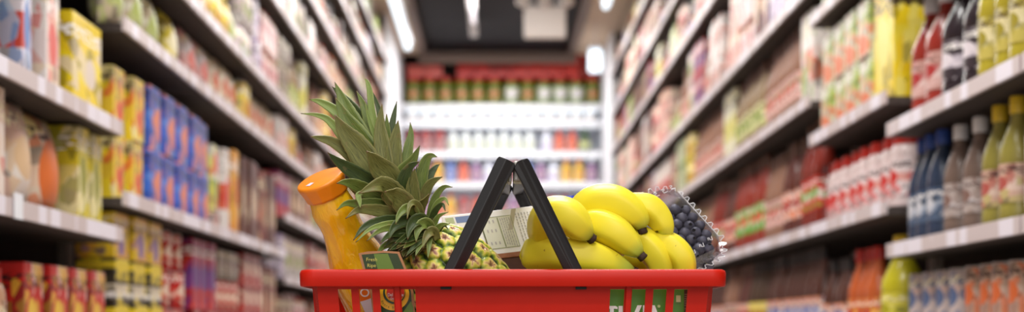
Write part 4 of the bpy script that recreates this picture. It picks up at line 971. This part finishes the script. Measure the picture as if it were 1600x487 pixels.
# embossed hook marks along the lid edges
mb = MB()
def hook(x, y, s, rot, mb):
    pts = [(-.9, -.8), (.7, -.8), (.7, .2), (-.2, .2), (-.2, .8), (.8, .8)]; c, d = math.cos(rot), math.sin(rot)
    q = [(x+s*(a*c-b*d), y+s*(a*d+b*c), .0005) for a, b in pts]
    for a, b in zip(q, q[1:]): mb.tube([a, b], .00035, 5)
for i in range(7): hook(.012, .012+i*.0125, .0034, PI/2, mb)
for i in range(4): hook(LU-.022-i*.016 if False else .030+i*.0, 0, 0, 0, mb) if False else None
for i, (a, b) in enumerate(((.097, .022), (.100, .038), (.103, .054))): hook(a, b, .0034, .4, mb)
mb.tube([(.02, .0095, .0003), (.098, .0095, .0003)], .0004, 5)
mb.build('embossing', M_glint, pn)
# berries
def berry_mat():
    t = NT('blueberry skin'); co = t.coord(); nz = t.noise(120, co, 3); t.base(t.mix(nz, srgb(58, 56, 66), srgb(122, 120, 136))); t.rough(.5); return t.m
M_bb = berry_mat(); M_bd = plain('blueberry calyx', srgb(30, 24, 30), .8)
mb = MB(); R0 = .0074
prof = [(R0*math.sin(a), -R0*math.cos(a)*.9) for a in [PI*i/12 for i in range(1, 11)]]+[(R0*.42, R0*.93), (R0*.34, R0*.98), (R0*.28, R0*.80), (.0001, R0*.72)]
berry0 = mb.lathe(prof, 18, fn=lambda a, z: 1+(.12*math.cos(5*a) if z > R0*.9 else 0)).build('blueberry', [M_bb, M_bd], smooth=True)
for p in berry0.data.polygons:
    if p.center.z > R0*.70 and math.hypot(p.center.x, p.center.y) < R0*.34: p.material_index = 1
COL.objects.unlink(berry0)
rb = random.Random(9); MP = pn.matrix_world.copy(); nb = 0
for layer in range(3):
    for i in range(8):
        for j in range(8):
            x = .017+i*.0134+(j % 2)*.0066; y = .0125+j*.0124
            if x > LU-.013 or y > LV-.012 or (x > LU-.024 and (y > LV-.022 or y < .020)): continue
            if x < .031+.12*y: continue
            o = berry0.copy(); COL.objects.link(o); z = -.0095-layer*.0125+rb.uniform(-.002, .001)
            o.matrix_world = MP @ Matrix.Translation((x+rb.uniform(-.0012, .0012)+layer*.004, y+rb.uniform(-.0012, .0012), z)) @ Matrix.Rotation(rb.uniform(-1.1, 1.1), 4, 'X') @ Matrix.Rotation(rb.uniform(-1.1, 1.1), 4, 'Y') @ Matrix.Scale(rb.uniform(.9, 1.06), 4)
            tag(o, 'dark dusty blueberry packed in the clear plastic punnet behind the bananas', 'blueberry', 'blueberries in the punnet'); nb += 1

# ------------------------------------------------------------ white carton with nutrition panel, brown box, blue-capped bottle, green box
wc = empty('food_carton', (0, 0, 0)); tag(wc, 'white food carton with printed nutrition table, between pineapple and bananas', 'carton')
dW = 1.70
c0 = P(690, 338, dW); ex = (P(850, 319.5, dW)-c0).normalized(); ex = (ex+Vector((0, .0, 0))).normalized(); ez = Vector((-ex.z, 0, ex.x)); ey = ez.cross(ex)*-1
ey = Vector((0, 1, 0)); wc.matrix_world = Matrix.Translation(c0) @ Matrix((ex, ey, ez)).transposed().to_4x4()
WL, WH, WD = .150, .0575, .055
def paper():
    t = NT('carton white print'); co = t.coord(); sp = t.n('ShaderNodeSeparateXYZ'); t.l(co, sp.inputs[0])
    c = t.mix(t.math('GREATER_THAN', sp.outputs[2], -.0515), t.mix(t.noise(120, co, 3), srgb(120, 66, 40), srgb(190, 120, 80)), srgb(246, 243, 250)); t.base(c); t.rough(.4); return t.m
MB().box(0, WL, 0, WD, -WH, 0, bev=.0008).build('carton_body', paper(), wc)
M_ink = plain('grey ink', srgb(182, 177, 182), .5); M_ol = plain('olive ink', srgb(140, 146, 106), .5); M_blu = plain('blue ink', srgb(120, 140, 190), .5); M_pan = plain('panel tint', srgb(228, 227, 216), .4)
th = .0002
def strip(mb, x0, x1, z0, z1, lean=.20, yy=-.0002):
    a = [(x+(-z)*lean, yy, z) for x, z in ((x0, z0), (x1, z0), (x1, z1), (x0, z1))]; b = [(x, y+.0003, z) for x, y, z in a]
    mb.add(a+b, [(0, 1, 2, 3), (7, 6, 5, 4), (0, 4, 5, 1), (1, 5, 6, 2), (2, 6, 7, 3), (3, 7, 4, 0)])
mb = MB(); strip(mb, .042, .079, -.0455, -.008, yy=-.0003); mb.build('panel_tint', M_pan, wc)
mb = MB(); strip(mb, .003, .013, -.010, -.0025); mb.build('green_corner', plain('green ink', srgb(190, 200, 160), .5), wc)
mb = MB(); strip(mb, .015, .040, -.010, -.0025); mb.build('blue_band', M_blu, wc)
mb = MB()
for x in (.042, .079): strip(mb, x, x+.0006, -.0455, -.008, yy=-.0006)
for z in (-.008, -.0455): strip(mb, .042, .079, z, z+.0006, yy=-.0006)
strip(mb, .0415, .0432, -.0455, -.008, yy=-.0006); strip(mb, .0625, .0638, -.0445, -.009, yy=-.0006)
mb.build('table_rules', M_ol, wc)
mb = MB(); rt = random.Random(2)
for k in range(5): 
    x = .0655+k*.0026; z = -.010
    while z > -.042: l_ = rt.uniform(.0012, .004); strip(mb, x, x+.0011, z-l_, z, yy=-.0006); z -= l_+.0008
for k in range(8):
    x = .085+k*.0036; z = -.006
    while z > -.048: l_ = rt.uniform(.0012, .004); strip(mb, x, x+.0012, z-l_, z, yy=-.0006); z -= l_+.0009
for k in range(3):
    x = .047+k*.0048
    for z0 in (-.011, -.022, -.037): strip(mb, x, x+.0016, z0-.0035, z0, yy=-.0006)
mb.build('printed_lines', M_ink, wc)
mb = MB(); strip(mb, .083, .0885, -.025, -.0005, lean=-.25, yy=-.0004); mb.build('pale_flash', plain('tan ink', srgb(190, 180, 160), .5), wc)
for k, x in enumerate((.006, .019, .024)): text_mesh('lettering', 'c', .006, M_ink, wc, Matrix.Translation((x, -.0004, -.0185)) @ Matrix.Rotation(PI/2, 4, 'X'))
bx = MB().box(-.055, .062, 0, .065, 0, .2585, bev=.001).build('brown_box', plain('brown cardboard print', srgb(96, 50, 32), .5, var=.35, nscale=60), loc=(P(800, 400, 1.70).x-.02, 1.702, .0065)); tag(bx, 'dark brown box under the white carton', 'box')
mlk = empty('milk_bottle', P(890, 318, 1.725)*1); mlk.location.z = .0065; tag(mlk, 'bottle with a blue cap, hidden behind the bananas', 'bottle'); zb = P(890, 306, 1.725).z-.0065
autosmooth(MB().lathe([(.026, 0), (.030, .006), (.030, zb-.07), (.022, zb-.035), (.0155, zb-.02), (.0155, zb-.016)], 28).build('bottle_body', plain('white bottle plastic', srgb(232, 232, 236), .35), mlk))
autosmooth(MB().lathe([(.0172, zb-.016), (.0172, zb-.004), (.0145, zb-.0008), (.006, zb)], 32, fn=lambda a, z: 1+.02*math.cos(24*a)).build('cap', plain('blue cap plastic', srgb(34, 54, 176), .3), mlk))
gb = empty('yogurt_box', (0, 0, 0)); tag(gb, 'green yogurt box with white letters behind the right basket slots', 'box'); dG = 1.5405
gx0, gx1 = P(952, 0, dG).x, P(1082, 0, dG).x; gz1 = P(0, 451, dG).z
M_gr = NT('green box print'); co = M_gr.coord(); M_gr.base(M_gr.mix(M_gr.noise(9, co, 2), srgb(66, 120, 18), srgb(84, 146, 28))); M_gr.rough(.35); M_gr = M_gr.m
MB().box(gx0-.05, gx1, dG, dG+.032, .008, gz1, bev=.0008).build('carton_body', M_gr, gb)
lt = MB()
def stroke(pl): 
    v = [P(x, y, dG-.0004) for x, y in pl]; n = len(v); lt.add(v+[p+Vector((0, .0003, 0)) for p in v], [tuple(range(n)), tuple(range(2*n-1, n-1, -1))]+[(i, n+i, n+(i+1) % n, (i+1) % n) for i in range(n)])
T0, T1 = 477.5, 505
stroke([(948, T0), (962, T0), (965, T0+2), (965, T0+5), (962, T0+4.5), (959, T0+4.5), (959, T1), (953, T1), (953, T0+4.5), (948, T0+4.5)])
stroke([(966.5, T0), (973, T0), (973, T1), (966.5, T1)])
stroke([(974, T0), (979.5, T0), (988, T1-10), (996, T0-1), (1003, T0-1), (991, T1), (985, T1)])
stroke([(1004.5, T0-1), (1010.5, T0-1), (1010.5, T1), (1004.5, T1)])
stroke([(1012, T1), (1018, T0-1), (1023, T0-1), (1034, T1), (1028, T1), (1024, T0+12), (1019, T0+12), (1017, T1)])
lt.build('lettering', M_wp, gb)
disc('registered_dot', 1029.6, 478, 2.3, dG-.0005, plain('pale green print', srgb(186, 206, 130), .4), gb)
quad('pale_square', [(1056.5, 461), (1063.5, 461), (1063.5, 471.5), (1056.5, 471.5)][::-1], dG-.0005, plain('cream print', srgb(196, 200, 140), .4), gb, .0003)
quad('dark_panel', [(1069, 452), (1082, 452), (1082, 500), (1069, 500)][::-1], dG-.0005, plain('dark brown print', srgb(62, 40, 24), .4), gb, .0003)
lt = MB()
for k in range(7): y_ = 459+k*3.4+(2 if k > 5 else 0); stroke([(1069.5, y_), (1076, y_), (1076, y_+1), (1069.5, y_+1)])
o = lt.build('panel_lines', plain('grey print', srgb(150, 130, 110), .4), gb)
for v_ in o.data.vertices: v_.co.y -= .0003

# remove prototypes that were never linked from view of the file; check label lengths
for o in COL.objects:
    if o.parent is None and 'label' in o and len(o['label'].split()) > 16: print('LONG', o['label'])
print('OBJECTS', len(COL.objects))
